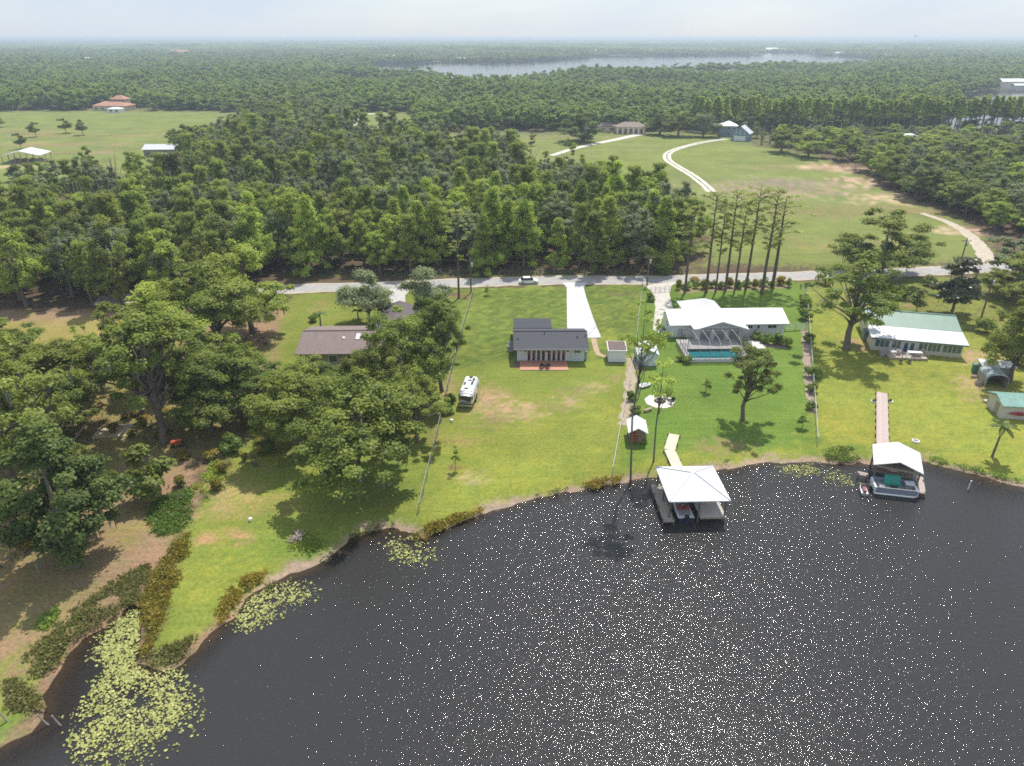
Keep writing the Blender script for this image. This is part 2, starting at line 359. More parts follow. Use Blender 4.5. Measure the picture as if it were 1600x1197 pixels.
for px, py, rx, ry, c, a in ((330, 640, 9, 7, (0.15, 0.165, 0.05), .8), (60, 760, 6, 6, (0.14, 0.155, 0.05), .7), (150, 760, 5, 4, (0.15, 0.16, 0.05), .6), (110, 920, 4, 3, (0.15, 0.16, 0.06), .6), (80, 620, 10, 6, (0.15, 0.165, 0.05), .7), (230, 600, 9, 6, (0.16, 0.17, 0.05), .7), (200, 640, 8, 8, (0.19, 0.18, 0.06), .8), (200, 700, 7, 5, (0.17, 0.175, 0.05), .8), (190, 830, 4, 5, (0.185, 0.19, 0.06), .85), (120, 700, 9, 6, (0.17, 0.17, 0.055), .6), (30, 860, 6, 6, (0.17, 0.175, 0.055), .7),
                             (20, 930, 5, 5, (0.19, 0.185, 0.06), .7), (60, 970, 5, 3, (0.2, 0.19, 0.07), .6), (20, 1100, 5, 5, C_LAWN, .9), (30, 1140, 6, 2.6, C_LUSH, .95), (70, 1085, 4, 3, (0.16, 0.18, 0.06), .8), (160, 870, 4, 3, C_TAN, .7), (400, 560, 6, 9, C_LAWN, .6)):
    blob(px, py, rx, ry, c, a, px % 5)
LOTS = poly_px([(455, 460), (560, 456), (700, 452), (900, 446), (1290, 441), (1600, 430), (1760, 425), (1900, 760), (1620, 775), (1440, 728), (1290, 730), (1000, 757), (840, 785), (690, 835), (600, 832), (520, 875), (420, 915), (330, 1000), (245, 1050), (228, 1000), (262, 900), (290, 820), (345, 740), (400, 640), (440, 560), (440, 500)])
paint(LOTS, C_LAWN, 1.0, 1.0, 0.9, 3, 6)
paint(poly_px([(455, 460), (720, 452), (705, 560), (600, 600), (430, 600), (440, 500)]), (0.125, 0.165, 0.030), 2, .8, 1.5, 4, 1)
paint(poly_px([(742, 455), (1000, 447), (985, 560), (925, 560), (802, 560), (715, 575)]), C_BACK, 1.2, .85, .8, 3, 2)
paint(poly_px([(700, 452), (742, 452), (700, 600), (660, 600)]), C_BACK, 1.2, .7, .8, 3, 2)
paint(poly_px([(1000, 447), (1258, 441), (1277, 700), (1020, 715), (965, 740), (990, 580)]), C_LUSH, 0.7, .95, .5, 3, 3)
paint(poly_px([(1262, 455), (1600, 445), (1650, 760), (1440, 715), (1285, 715)]), C_YEL, 0.8, .85, .6, 3, 4)
paint(poly_px([(1262, 440), (1640, 430), (1640, 500), (1510, 530), (1280, 480)]), (0.120, 0.145, 0.040), 2, .8, 1.5, 4, 5)
paint(poly_px([(690, 660), (960, 650), (965, 745), (840, 780), (660, 835)]), C_YEL, 2, .55, 1.5, 5, 6)
paint(poly_px([(1000, 705), (1290, 695), (1290, 725), (1000, 750)]), C_YEL, 1, .6, .8, 3, 6)
for px, py, rx, ry, c, a in ((758, 625, 2.6, 4.2, (0.33, 0.25, 0.155), .85), (775, 650, 3.2, 3.0, C_DRY, .75), (815, 642, 3.4, 2.2, (0.32, 0.25, 0.15), .7), (850, 635, 2.4, 1.5, C_DRY, .5), (888, 628, 2.2, 2.0, (0.34, 0.26, 0.17), .75), (925, 605, 2.2, 1.6, (0.33, 0.27, 0.17), .6), (900, 612, 3.5, 1.5, C_DRY, .45), (968, 590, 1.6, 1.8, C_DRY, .6),
                             (770, 610, 3, 2, C_DRY, .35), (730, 690, 3, 1.6, C_DRY, .4), (730, 745, 1.8, 1.3, (0.33, 0.29, 0.17), .7), (712, 732, .9, .6, (0.12, 0.08, 0.05), .9), (940, 640, 4, 3, C_YEL, .8), (850, 700, 6, 3, C_LAWN, .6), (830, 760, 5, 1.6, C_YEL, .7), (780, 790, 3, 1, (0.25, 0.24, 0.07), .6),
                             (700, 605, 1.2, 6, (0.28, 0.23, 0.12), .6), (718, 462, 2.4, 1.6, (0.13, 0.085, 0.06), .9), (1140, 698, 5, 1.6, C_DRY, .6), (1100, 560, 5, .9, C_DRY, .6), (1185, 568, 4, .8, C_DRY, .55), (975, 460, 4, 1.2, (0.13, 0.10, 0.06), .6), (930, 490, 2, 3, C_YEL, .5), (955, 530, 3, 4, C_YEL, .7),
                             (500, 480, 1.2, 5, C_DRY, .55), (410, 585, 2, 3, (0.3, 0.27, 0.13), .6), (580, 605, 3, 2.2, (0.34, 0.22, 0.16), .9), (360, 770, 4, 2.2, (0.26, 0.225, 0.10), .75), (350, 800, 4, 1.4, (0.25, 0.21, 0.1), .6), (350, 840, 3, 1.0, (0.30, 0.20, 0.11), .7), (330, 845, 1.6, .8, (0.33, 0.2, 0.12), .6), (400, 860, 6, 2, C_LUSH, .5), (480, 855, 3, 1.4, C_LUSH, .8), (345, 900, 3, 4, C_YEL, .8), (420, 790, 4, 2, (0.22, 0.2, 0.07), .6), (380, 740, 4, 2, (0.2, 0.19, 0.07), .6),
                             (560, 690, 10, 5, (0.15, 0.125, 0.06), .55), (640, 740, 4, 4, C_LUSH, .6), (600, 660, 7, 4, (0.17, 0.13, 0.07), .6), (590, 780, 5, 3, (0.08, 0.12, 0.03), .5),
                             (1430, 640, 6, 4, C_LAWN, .4), (1330, 660, 5, 4, (0.21, 0.22, 0.035), .6), (1330, 620, 4, 3, C_LAWN, .6), (1530, 560, 3, 3, (0.32, 0.23, 0.15), .8), (1520, 600, 2, 3, (0.32, 0.25, 0.16), .7), (1290, 540, 3, 3, C_LAWN, .6), (1345, 540, 2, 4, (0.3, 0.22, 0.13), .7), (1425, 478, 2.2, .9, (0.3, 0.2, 0.14), .7), (1560, 620, 4, 3, (0.22, 0.18, 0.1), .7), (1420, 700, 7, 1, C_LAWN, .7), (1320, 705, 6, 1.6, C_LUSH, .8)):
    blob(px, py, rx, ry, c, a, px % 5)
# shore: sand and mud where the water has drawn back, brown lake bed
tl = sstep(at(420, 905).x, at(330, 985).x, P2[:, 0])                      # muddier towards the marsh
sand = (1 - sstep(0.2, 1.5, dl + 0.75 * wob(P2, 3.3, 5) + .35 * rng.normal(size=len(P2)) - 0.1)) * (dl > -40)
sc = np.array((0.25, 0.215, 0.155)) * (1 - tl[:, None]) + np.array((0.19, 0.15, 0.09)) * tl[:, None]
gc = gc * (1 - sand[:, None]) + sc * sand[:, None]
bed = sstep(0.0, 1.2, -dl)[:, None]; gc = gc * (1 - bed) + np.array((0.075, 0.060, 0.036)) * bed

nx, ny = len(gx), len(gy)
ii = (np.arange(ny - 1)[:, None] * nx + np.arange(nx - 1)[None, :]).ravel()
GF = np.stack([ii, ii + 1, ii + 1 + nx, ii + nx], 1)
gm = bpy.data.materials.new('ground_cover'); gm.use_nodes = True; t = gm.node_tree; b = t.nodes['Principled BSDF']; l = t.links.new
b.inputs['Roughness'].default_value = 0.95; b.inputs['Specular IOR Level'].default_value = 0.15
va = N(t, 'ShaderNodeAttribute', attribute_name='cover'); tcg = N(t, 'ShaderNodeTexCoord')
def gnoise(scale, lo, hi, det=5, rough=0.65, fmin=.3, fmax=.7, vec=None):
    n = N(t, 'ShaderNodeTexNoise'); n.inputs['Scale'].default_value = scale; n.inputs['Detail'].default_value = det; n.inputs['Roughness'].default_value = rough
    r = N(t, 'ShaderNodeMapRange'); r.inputs['From Min'].default_value = fmin; r.inputs['From Max'].default_value = fmax; r.inputs['To Min'].default_value = lo; r.inputs['To Max'].default_value = hi
    l(vec or tcg.outputs['Object'], n.inputs['Vector']); l(n.outputs['Fac'], r.inputs['Value']); return r.outputs['Result']
dry = N(t, 'ShaderNodeMixRGB', blend_type='MULTIPLY'); dry.inputs['Color2'].default_value = (1.42, 1.14, 1.2, 1)
l(gnoise(0.16, 0.0, 0.75, 6), dry.inputs['Fac']); l(va.outputs['Color'], dry.inputs['Color1'])
dr2 = N(t, 'ShaderNodeMixRGB', blend_type='MULTIPLY'); dr2.inputs['Color2'].default_value = (1.3, 1.10, 1.1, 1)
l(gnoise(0.9, 0.0, 0.8, 6, .7), dr2.inputs['Fac']); l(dry.outputs['Color'], dr2.inputs['Color1'])
mm = N(t, 'ShaderNodeMath', operation='MULTIPLY'); mm2 = N(t, 'ShaderNodeMath', operation='MULTIPLY')
mpg = N(t, 'ShaderNodeMapping'); mpg.inputs['Rotation'].default_value = (0, 0, R(8)); mpg.inputs['Scale'].default_value = (0.12, 1.3, 1)     # mowing lines
l(tcg.outputs['Object'], mpg.inputs['Vector'])
l(gnoise(0.05, 0.80, 1.20, 6), mm.inputs[0]); l(gnoise(2.6, 0.55, 1.45, 8, .8), mm.inputs[1]); l(mm.outputs['Value'], mm2.inputs[0]); l(gnoise(1.0, 0.93, 1.07, 2, .5, vec=mpg.outputs['Vector']), mm2.inputs[1])
sx = N(t, 'ShaderNodeVectorMath', operation='SCALE'); l(dr2.outputs['Color'], sx.inputs[0]); l(mm2.outputs['Value'], sx.inputs['Scale']); l(sx.outputs['Vector'], b.inputs['Base Color'])
bn = N(t, 'ShaderNodeTexNoise'); bn.inputs['Scale'].default_value = 5; bn.inputs['Detail'].default_value = 6; bn.inputs['Roughness'].default_value = .75
bpn = N(t, 'ShaderNodeBump'); bpn.inputs['Strength'].default_value = 0.5; bpn.inputs['Distance'].default_value = 0.12
l(tcg.outputs['Object'], bn.inputs['Vector']); l(bn.outputs['Fac'], bpn.inputs['Height']); l(bpn.outputs['Normal'], b.inputs['Normal'])
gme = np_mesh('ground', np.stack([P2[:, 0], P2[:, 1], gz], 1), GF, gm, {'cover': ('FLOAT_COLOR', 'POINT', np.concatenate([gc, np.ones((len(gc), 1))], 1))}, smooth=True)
tag(link(bpy.data.objects.new('ground', gme)), kind='structure')

# water: wind ripples on dark, tea-coloured water that turns see-through at the edge
wm = bpy.data.materials.new('lake_water'); wm.use_nodes = True; t = wm.node_tree; t.nodes.clear(); l = t.links.new
tcg = N(t, 'ShaderNodeTexCoord')
def wave(scale, stretch, rot, det, amp):
    k = N(t, 'ShaderNodeMapping'); k.inputs['Rotation'].default_value = (0, 0, R(rot)); k.inputs['Scale'].default_value = stretch
    n = N(t, 'ShaderNodeTexNoise'); n.inputs['Scale'].default_value = scale; n.inputs['Detail'].default_value = det; n.inputs['Roughness'].default_value = .5
    a = N(t, 'ShaderNodeMath', operation='MULTIPLY'); a.inputs[1].default_value = amp
    l(tcg.outputs['Object'], k.inputs['Vector']); l(k.outputs['Vector'], n.inputs['Vector']); l(n.outputs['Fac'], a.inputs[0]); return a.outputs['Value']
a1 = N(t, 'ShaderNodeMath', operation='ADD'); a2 = N(t, 'ShaderNodeMath', operation='ADD')
l(wave(2.4, (0.5, 1.0, 1), -28, 2, 0.104), a1.inputs[0]); l(wave(6.5, (0.65, 1.0, 1), -14, 2, 0.070), a1.inputs[1])
l(a1.outputs['Value'], a2.inputs[0]); l(wave(0.16, (0.7, 1, 1), -20, 3, 0.07), a2.inputs[1])
wb = N(t, 'ShaderNodeBump'); wb.inputs['Strength'].default_value = 1.0; wb.inputs['Distance'].default_value = 1.0
l(a2.outputs['Value'], wb.inputs['Height'])
wn = N(t, 'ShaderNodeTexNoise'); wn.inputs['Scale'].default_value = 0.045; wn.inputs['Detail'].default_value = 4; wr = N(t, 'ShaderNodeMapRange'); wr.inputs['From Min'].default_value = .3; wr.inputs['From Max'].default_value = .7; wr.inputs['To Min'].default_value = .72; wr.inputs['To Max'].default_value = 1.0      # wind patches
l(tcg.outputs['Object'], wn.inputs['Vector']); l(wn.outputs['Fac'], wr.inputs['Value']); l(wr.outputs['Result'], wb.inputs['Strength'])
dp = N(t, 'ShaderNodeAttribute', attribute_name='clear')
tr = N(t, 'ShaderNodeBsdfTransparent'); tr.inputs['Color'].default_value = (0.55, 0.50, 0.38, 1)
df = N(t, 'ShaderNodeBsdfDiffuse'); df.inputs['Color'].default_value = (0.036, 0.035, 0.034, 1)
bm_ = N(t, 'ShaderNodeMixShader'); fs = N(t, 'ShaderNodeFresnel'); fs.inputs['IOR'].default_value = 1.36
gl = N(t, 'ShaderNodeBsdfGlossy'); gl.inputs['Roughness'].default_value = 0.046
fm = N(t, 'ShaderNodeMixShader'); ou = N(t, 'ShaderNodeOutputMaterial')
l(dp.outputs['Fac'], bm_.inputs['Fac']); l(df.outputs['BSDF'], bm_.inputs[1]); l(tr.outputs['BSDF'], bm_.inputs[2])
l(wb.outputs['Normal'], fs.inputs['Normal']); l(wb.outputs['Normal'], gl.inputs['Normal'])
l(fs.outputs['Fac'], fm.inputs['Fac']); l(bm_.outputs['Shader'], fm.inputs[1]); l(gl.outputs['BSDF'], fm.inputs[2]); l(fm.outputs['Shader'], ou.inputs['Surface'])
wx = axis_pts(-260, 420, -60, 80, 1.4, 1.12); wy = axis_pts(-500, 100, 20, 96, 1.4, 1.12)
WX, WY = np.meshgrid(wx, wy); PW = np.stack([WX.ravel(), WY.ravel()], 1); dw = sdist(PW, LAKE)
mx_, my_ = len(wx), len(wy); ii = (np.arange(my_ - 1)[:, None] * mx_ + np.arange(mx_ - 1)[None, :]).ravel()
WF = np.stack([ii, ii + 1, ii + 1 + mx_, ii + mx_], 1)
WF = WF[(dw[WF] > -6).any(1)]
lwob = (wob(PW, 9, 2) * 0.5 + 0.5)
clear = (1 - sstep(0.2, 1.6 + 4.5 * sstep(at(640, 850).x + 4, at(640, 850).x - 3, PW[:, 0]) * lwob + 5 * sstep(48, 56, PW[:, 0]), dw)) * 0.75
lk = link(bpy.data.objects.new('lake', np_mesh('lake', np.stack([PW[:, 0], PW[:, 1], np.full(len(PW), WATER)], 1), WF, wm, {'clear': ('FLOAT', 'POINT', clear)}, smooth=True)))
tag(lk, kind='structure')
def sheet(name, pts, z, m, kind='structure'):
    v = [(p[0], p[1], z) for p in pts]; me = bpy.data.meshes.new(name); me.from_pydata(v, [], [tuple(range(len(v)))]); me.materials.append(m); me.update()
    if me.polygons[0].normal.z < 0: me.flip_normals()
    return tag(link(bpy.data.objects.new(name, me)), kind=kind)
FARLAKE = poly_px([(560, 100), (640, 99), (690, 97), (800, 96), (870, 93), (930, 87.5), (1010, 86.5), (1100, 86.5), (1180, 84.5), (1200, 81.5), (1262, 81.5), (1290, 86), (1362, 89.5)])
FARLAKE = np.vstack([FARLAKE, poly_px([(1366, 93), (1250, 97), (1100, 98), (1000, 101), (940, 104), (860, 110), (790, 116), (715, 120), (690, 108), (600, 105)], 13.0)])
SIDELAKE = poly_Y([(1440, 470), (1470, 452), (1520, 446), (1720, 440), (2000, 470), (2000, 830), (1650, 815), (1530, 800), (1500, 720), (1460, 560)])
wf = wm.copy(); wf.name = 'far_lake_water'
for n_ in wf.node_tree.nodes:
    if n_.type == 'BUMP': n_.inputs['Distance'].default_value = 0.12       # seen flat, far water shows only its sheen
sheet('lake', FARLAKE, 0.35, wf); sheet('lake', SIDELAKE, 0.30, wf)

def smooth_line(pts, n=8):
    pts = [Vector(p) for p in pts]; out = []
    for i in range(len(pts) - 1):
        p0 = pts[max(i - 1, 0)]; p1 = pts[i]; p2 = pts[i + 1]; p3 = pts[min(i + 2, len(pts) - 1)]
        for k in range(n):
            u = k / n
            out.append(0.5 * ((2 * p1) + (p2 - p0) * u + (2 * p0 - 5 * p1 + 4 * p2 - p3) * u * u + (3 * p1 - p0 - 3 * p2 + p3) * u ** 3))
    return out + [pts[-1]]
def ribbon(name, px, width, z, m, off=0.0, kind='structure', ragged=0.0):
    pts = smooth_line([at(a, b) for a, b in px]); V = []
    for i, p in enumerate(pts):
        d = pts[min(i + 1, len(pts) - 1)] - pts[max(i - 1, 0)]; d.z = 0; d.normalize(); nrm = Vector((-d.y, d.x, 0))
        w = width[0] + (width[1] - width[0]) * i / (len(pts) - 1) if isinstance(width, tuple) else width
        q0 = random.uniform(-ragged, ragged); q1 = random.uniform(-ragged, ragged)
        V += [p + nrm * (off + w / 2 + q0), p + nrm * (off - w / 2 + q1)]
    V = [(v.x, v.y, z) for v in V]
    F = [(2 * i, 2 * i + 1, 2 * i + 3, 2 * i + 2) for i in range(len(pts) - 1)]
    return tag(link(bpy.data.objects.new(name, np_mesh(name, V, F, m))), kind=kind)
M_ROAD = mat('old_asphalt', (0.36, 0.345, 0.33), 0.95, var=0.16, vscale=0.5, bump=0.3, bscale=8)
M_VERGE = mat('sandy_verge', (0.46, 0.39, 0.30), 0.95, var=0.2, vscale=0.8)
M_LIME = mat('limerock', (0.60, 0.56, 0.49), 0.95, var=0.12, vscale=0.5)
M_SOIL = mat('mulch', (0.33, 0.25, 0.19), 0.95, var=0.35, vscale=2.5, bump=0.6, bscale=9)
ROADPX = [(150, 470), (300, 459), (460, 451), (600, 447), (720, 442), (870, 438), (1010, 437.5), (1130, 434.5), (1280, 430), (1400, 426), (1560, 418), (1720, 409)]
ribbon('road', ROADPX, 5.0, 0.030, M_ROAD)
ribbon('road_verge', ROADPX, 6.6, 0.016, M_VERGE, ragged=0.35)
ribbon('road', [(1548, 421), (1541, 400), (1528, 382), (1510, 364), (1480, 347), (1440, 333)], (5.0, 2.0), 0.022, M_VERGE, ragged=.3)
ribbon('road', [(862, 243), (905, 230), (960, 218.5), (985, 213), (1000, 209), (985, 204)], (3.2, 6.5), 0.02, M_LIME)
for o_ in (-1.05, 1.05):
    ribbon('track', [(1112, 300), (1102, 290), (1083, 275), (1060, 261), (1043, 249), (1046, 238), (1070, 229), (1100, 222), (1135, 217)], 1.5, 0.02, M_LIME, off=o_, ragged=.15)
ribbon('road', [(470, 192), (520, 207), (545, 200), (556, 190), (562, 180), (610, 176)], 5, 0.02, M_LIME)
def slab(name, px, z, m, kind='structure', th=0.0):
    return sheet(name, [at(a, b) for a, b in px], z, m, kind)
drv = slab('driveway', [(879, 442), (918, 441), (912, 449), (914, 460), (926, 495), (939.5, 527.5), (922, 529), (905, 515), (886, 515), (885.5, 450)], 0.030, mat('joint_grey', (.30, .29, .28), .95))
EL = [(879, 442, 918, 441), (885.5, 449, 912, 449), (885.5, 466, 916.5, 466), (885.7, 481, 921.5, 481), (886, 497, 927, 497), (886, 513, 933.3, 513), (914, 528, 939.5, 527.5)]
for (xa, ya, xb, yb2), (xc, yc, xd, yd) in zip(EL[:-1], EL[1:]):
    for u0, u1 in ((0, .5), (.5, 1)):
        P0, P1, P2_, P3 = at(xa, ya).lerp(at(xb, yb2), u0), at(xa, ya).lerp(at(xb, yb2), u1), at(xc, yc).lerp(at(xd, yd), u1), at(xc, yc).lerp(at(xd, yd), u0)
        cc = (P0 + P1 + P2_ + P3) / 4; q4 = [cc + (p - cc) * .985 for p in (P3, P2_, P1, P0)]
        MB().add([(p.x, p.y, .036) for p in q4], [(0, 1, 2, 3)]).build('concrete_slab', mat('concrete_%d' % random.randint(0, 2), (.56 + random.uniform(-.03, .03),) * 2 + (.545,), .9, var=.09, vscale=.6), drv)
slab('driveway', [(1006, 446), (1060, 440), (1049, 447), (1046, 460), (1053, 487), (1034, 500), (1030, 520), (1020, 515), (1024, 480), (1018, 455)], 0.034, mat('stained_concrete', (0.50, 0.46, 0.41), .9, var=.2, vscale=.7))
slab('driveway', [(604, 452), (645, 448), (633, 462), (634, 484), (601, 484), (607, 465)], 0.034, mat('old_concrete', (0.46, 0.44, 0.41), .9, var=.15, vscale=.7))
M_BRICKP = mat('brick_path', (0.42, 0.30, 0.20), .9, var=.2, vscale=3)
ribbon('path', [(928, 529), (930, 540), (935, 553), (946, 557)], 0.95, 0.02, M_BRICKP, ragged=.06)
ribbon('garden_bed', [(1257, 515), (1260, 545), (1263, 580), (1267, 620), (1270, 645)], 1.3, 0.02, M_SOIL, ragged=.25)
ribbon('garden_bed', [(989, 560), (985, 590), (982, 630), (977, 665)], 1.9, 0.02, mat('dry_bed', (0.36, 0.29, 0.2), .95, var=.3, vscale=2), ragged=.4)
ribbon('garden_bed', [(1058, 455), (1105, 452), (1160, 450), (1235, 446)], 3.2, 0.02, mat('pine_straw', (0.25, 0.2, 0.1), .95, var=.4, vscale=1.5), ragged=.5)
ribbon('garden_bed', [(1168, 527), (1185, 534), (1205, 540), (1228, 541)], 2.2, 0.02, M_SOIL, ragged=.3)

# ------------------------------------------------------------------ trees
def unit(v): return v / np.maximum(np.linalg.norm(v, axis=1, keepdims=True), 1e-9)
def leaf_cards(C, Nn, S, tint, g, narrow=0.62):
    """one four-cornered leaf spray per row: centre, normal, size"""
    n = len(C); r = unit(g.normal(size=(n, 3))); u = unit(np.cross(Nn, r)); v = np.cross(Nn, u)
    s = S[:, None]
    bend = Nn * s * 0.18
    V = np.stack([C + u * s, C + v * s * narrow + bend, C - u * s * 0.9, C - v * s * narrow + bend], 1).reshape(-1, 3)
    return V, np.arange(4 * n).reshape(-1, 4), np.repeat(tint, 4)
def clump_leaves(cent, rad, per, size, g, up=0.8, shell=0.35, flat=0.75):
    """leaves spread through round clumps, denser towards each clump's skin"""
    m = len(cent); D = unit(g.normal(size=(m * per, 3))); D[:, 2] = np.where(D[:, 2] < -0.35, -D[:, 2] * 0.6, D[:, 2]); D = unit(D)
    rr = (shell + (1 - shell) * g.random(m * per)) * np.repeat(rad, per) * (0.8 + 0.35 * g.random(m * per) + .5 * g.random(m * per) ** 6)
    C = np.repeat(cent, per, 0) + D * rr[:, None] * np.array([1, 1, flat])
    mid_ = np.array([cent[:, 0].mean(), cent[:, 1].mean(), cent[:, 2].min() * .6 + cent[:, 2].mean() * .4]); CD = unit(C - mid_)
    Nn = unit(D * 0.55 + CD * 0.6 + g.normal(size=D.shape) * 0.42 + np.array([0, 0, up * .7]))
    tint = np.clip(np.repeat(g.random(m), per) * 0.6 + g.random(m * per) * 0.35 + 0.05, 0, 1)
    S = size * (0.6 + 0.8 * g.random(m * per))
    return C, Nn, S, tint
def limbs(cent, base_h, g, r0, top, n=12, lean=0.0, bark=7, fork=0.35):
    """trunk with tapering limbs that run out into the leaf clumps"""
    mb = MB(); tp = Vector((lean, 0, top))
    mid = Vector((lean * .4 + g.normal() * .15, g.normal() * .15, base_h * .55))
    mb.tube([(0, 0, -.15), (0, 0, .25), mid, (lean * .7, 0, base_h), tp], [r0 * 1.5, r0 * 1.12, r0 * .9, r0 * .75, r0 * .2], bark)
    pick = g.permutation(len(cent))[:n]
    for i in pick:
        c = Vector(cent[i]); h = base_h * (0.7 + fork * g.random()); h = min(h, c.z * .95)
        s = Vector((lean * .6 * h / max(top, .1), 0, h)); k = s.lerp(c, .5) + Vector((g.normal() * .3, g.normal() * .3, -.25 + .3 * g.random()))
        mb.tube([s, s.lerp(k, .5) + Vector((0, 0, .2)), k, c], [r0 * .5, r0 * .4, r0 * .28, r0 * .08], 5)
    return mb
ARCH = {}
def make_arch(name, cent, rad, per, size, leafm, barkm, trunk_mb, g, moss=False, flat=.95, up=.6, shell=.3, narrow=.62):
    C, Nn, S, ti = clump_leaves(cent, rad, per, size, g, up, shell, flat)
    V, F, T = leaf_cards(C, Nn, S, ti, g, narrow)
    cm = np_mesh('crown', V, F, leafm, {'tint': ('FLOAT', 'POINT', T)})
    tm = bpy.data.meshes.new('trunk'); tm.from_pydata(trunk_mb.v, [], trunk_mb.f); tm.materials.append(barkm); tm.update()
    for p in tm.polygons: p.use_smooth = True
    mm_ = None
    if moss:
        mv = MB()
        for i in g.permutation(len(cent))[:26]:
            c = cent[i]
            for k in range(5):
                x, y = c[0] + g.normal() * rad[i] * .6, c[1] + g.normal() * rad[i] * .6; ln = .4 + g.random() * .8; w = .06 + .06 * g.random(); z = c[2] - rad[i] * .3; a = g.random() * 3.14
                mv.add([(x - w * math.cos(a), y - w * math.sin(a), z), (x + w * math.cos(a), y + w * math.sin(a), z), (x + .02, y, z - ln)], [(0, 1, 2)])
        mm_ = bpy.data.meshes.new('hanging_moss'); mm_.from_pydata(mv.v, [], mv.f); mm_.materials.append(MOSS); mm_.update()
    ARCH[name] = dict(crown=cm, trunk=tm, moss=mm_, H=float(V[:, 2].max()), R=float(np.percentile(np.abs(V[:, :2] - V[:, :2].mean(0)), 97)))
def dome(g, n, Rr, H, zlo, inner=.25, jit=.10, K=9, sub=.44, taper=.42):
    """clump centres gathered round the ends of a few big limbs: a ragged, lobed crown"""
    D = unit(g.normal(size=(K, 3))); D[:, 2] = D[:, 2] * .85 - .02; D = unit(D); D[0] = (0.1, 0, 1); D[1] = (.5, -.4, -.5); D[2] = (-.6, .3, -.5); D[3] = (.1, .7, -.45)
    hh = (H - zlo) / 2; f = (.62 + jit * g.normal(size=K)) * (1 - taper * np.clip(D[:, 2], 0, 1))
    E = np.stack([D[:, 0] * Rr * f, D[:, 1] * Rr * f, zlo + hh * .98 + D[:, 2] * hh * .68], 1)
    k = g.integers(0, K, n); S = unit(g.normal(size=(n, 3))); S[:, 2] = S[:, 2] * .75 + .12
    rr = np.where(g.random(n) < inner, g.random(n) * .6, .6 + .45 * g.random(n)) * sub * (.8 + .45 * g.random(K))[k]
    c = E[k] + S * rr[:, None] * np.array([Rr, Rr, hh * .95])
    c[:, 2] = np.clip(c[:, 2], zlo * .8, H - .3)
    return c
g = np.random.default_rng(21)
for v in range(4):       # close, full-crowned oaks
    c = dome(g, 105, 6.0, 13.0, 1.2, K=14); make_arch(f'oak{v}', c, .45 + .6 * g.random(105), 300, .135, OAK, BARK, limbs(c, 3.8, g, .32, 9.5, 16), g, moss=True)
for v in range(3):       # open crowns with bare limbs and hanging moss
    c = dome(g, 70, 5.4, 16.0, 3.8, inner=.15, jit=.2, K=12); make_arch(f'open{v}', c, .4 + .5 * g.random(70), 250, .135, OAK, BARK, limbs(c, 5.2, g, .32, 13, 24, fork=.8), g, moss=True)
for v in range(2):       # dark dense tree
    c = dome(g, 110, 4.3, 12.5, .6, inner=.3, K=12); make_arch(f'dark{v}', c, .5 + .5 * g.random(110), 290, .135, DARKOAK, BARK, limbs(c, 2.0, g, .35, 9, 10), g, moss=True)
for v in range(2):       # fine-leaved grey-green tree
    c = dome(g, 60, 4.6, 8.5, 1.6, inner=.3); make_arch(f'grey{v}', c, .8 + .5 * g.random(60), 230, .17, GREYL, BARK, limbs(c, 1.9, g, .25, 6, 12), g)
def spire(g, n, Rr, H, zlo):
    z = zlo + (H - zlo) * g.random(n) ** .9; k = 1 - (z - zlo) / (H - zlo); r = Rr * (np.minimum(k * 1.25, 1) ** .75) * (.35 + .65 * g.random(n)); a = g.random(n) * 6.28
    return np.stack([r * np.cos(a), r * np.sin(a), z], 1)
for v in range(3):       # wood: pointed cypress-like trees
    c = spire(g, 70, 3.5, 13.5, .6); make_arch(f'cyp{v}', c, .75 + .5 * g.random(70), 180, .175, CYP, BARK, limbs(c, 6, g, .2, 12.5, 8), g)
for v in range(5):       # wood: broad trees
    c = dome(g, 78, 3.4 + .5 * v, 13.5 - .8 * v, .8, inner=.15, jit=.15, K=9 + v, taper=.12); make_arch(f'wood{v}', c, .5 + .55 * g.random(78), 190, .175, (OAK, OAK, GREYL, CYP, OAK)[v], BARK, limbs(c, 4, g, .3, 9, 9), g)
for v in range(2):
    c = dome(g, 76, 4.6, 11.0, .8, inner=.2, K=10, taper=.12); make_arch(f'darkwood{v}', c, .5 + .6 * g.random(76), 180, .18, DARKOAK, BARK, limbs(c, 4, g, .3, 8, 9), g)
for v in range(3):       # tall pines, tufts only near the top
    n = 46; z = 11 + 13.8 * g.random(n) ** .8; k = (z - 11) / 13.8; r = (1.3 + 2.3 * np.sin(np.clip(k, .05, 1) * 2.75)) * (.3 + .75 * g.random(n)); a = g.random(n) * 6.28
    c = np.stack([r * np.cos(a), r * np.sin(a), z], 1); mb = MB(); mb.tube([(0, 0, -.2), (0, 0, .4), (.05, 0, 8), (.1, .1, 16), (.15, .1, 24.3)], [.34, .27, .22, .16, .04], 8)
    for i in range(n):
        if g.random() < .75: mb.tube([(.1, .08, z[i] - .7 - .5 * g.random()), (c[i][0] * .55, c[i][1] * .55, z[i] - .25), tuple(c[i])], [.07, .05, .02], 4)
    make_arch(f'pine{v}', c, .45 + .4 * g.random(n), 76, .16, PINE, PBARK, mb, g, flat=.6, narrow=.4)
for v in range(2):       # thin lakeside cypress with a sparse crown
    c = dome(g, 26, 2.2, 15.5, 10.0, inner=.2, jit=.2); make_arch(f'thin{v}', c, .35 + .3 * g.random(26), 24, .15, CYP, BARK, limbs(c, 10, g, .085, 15, 14), g)
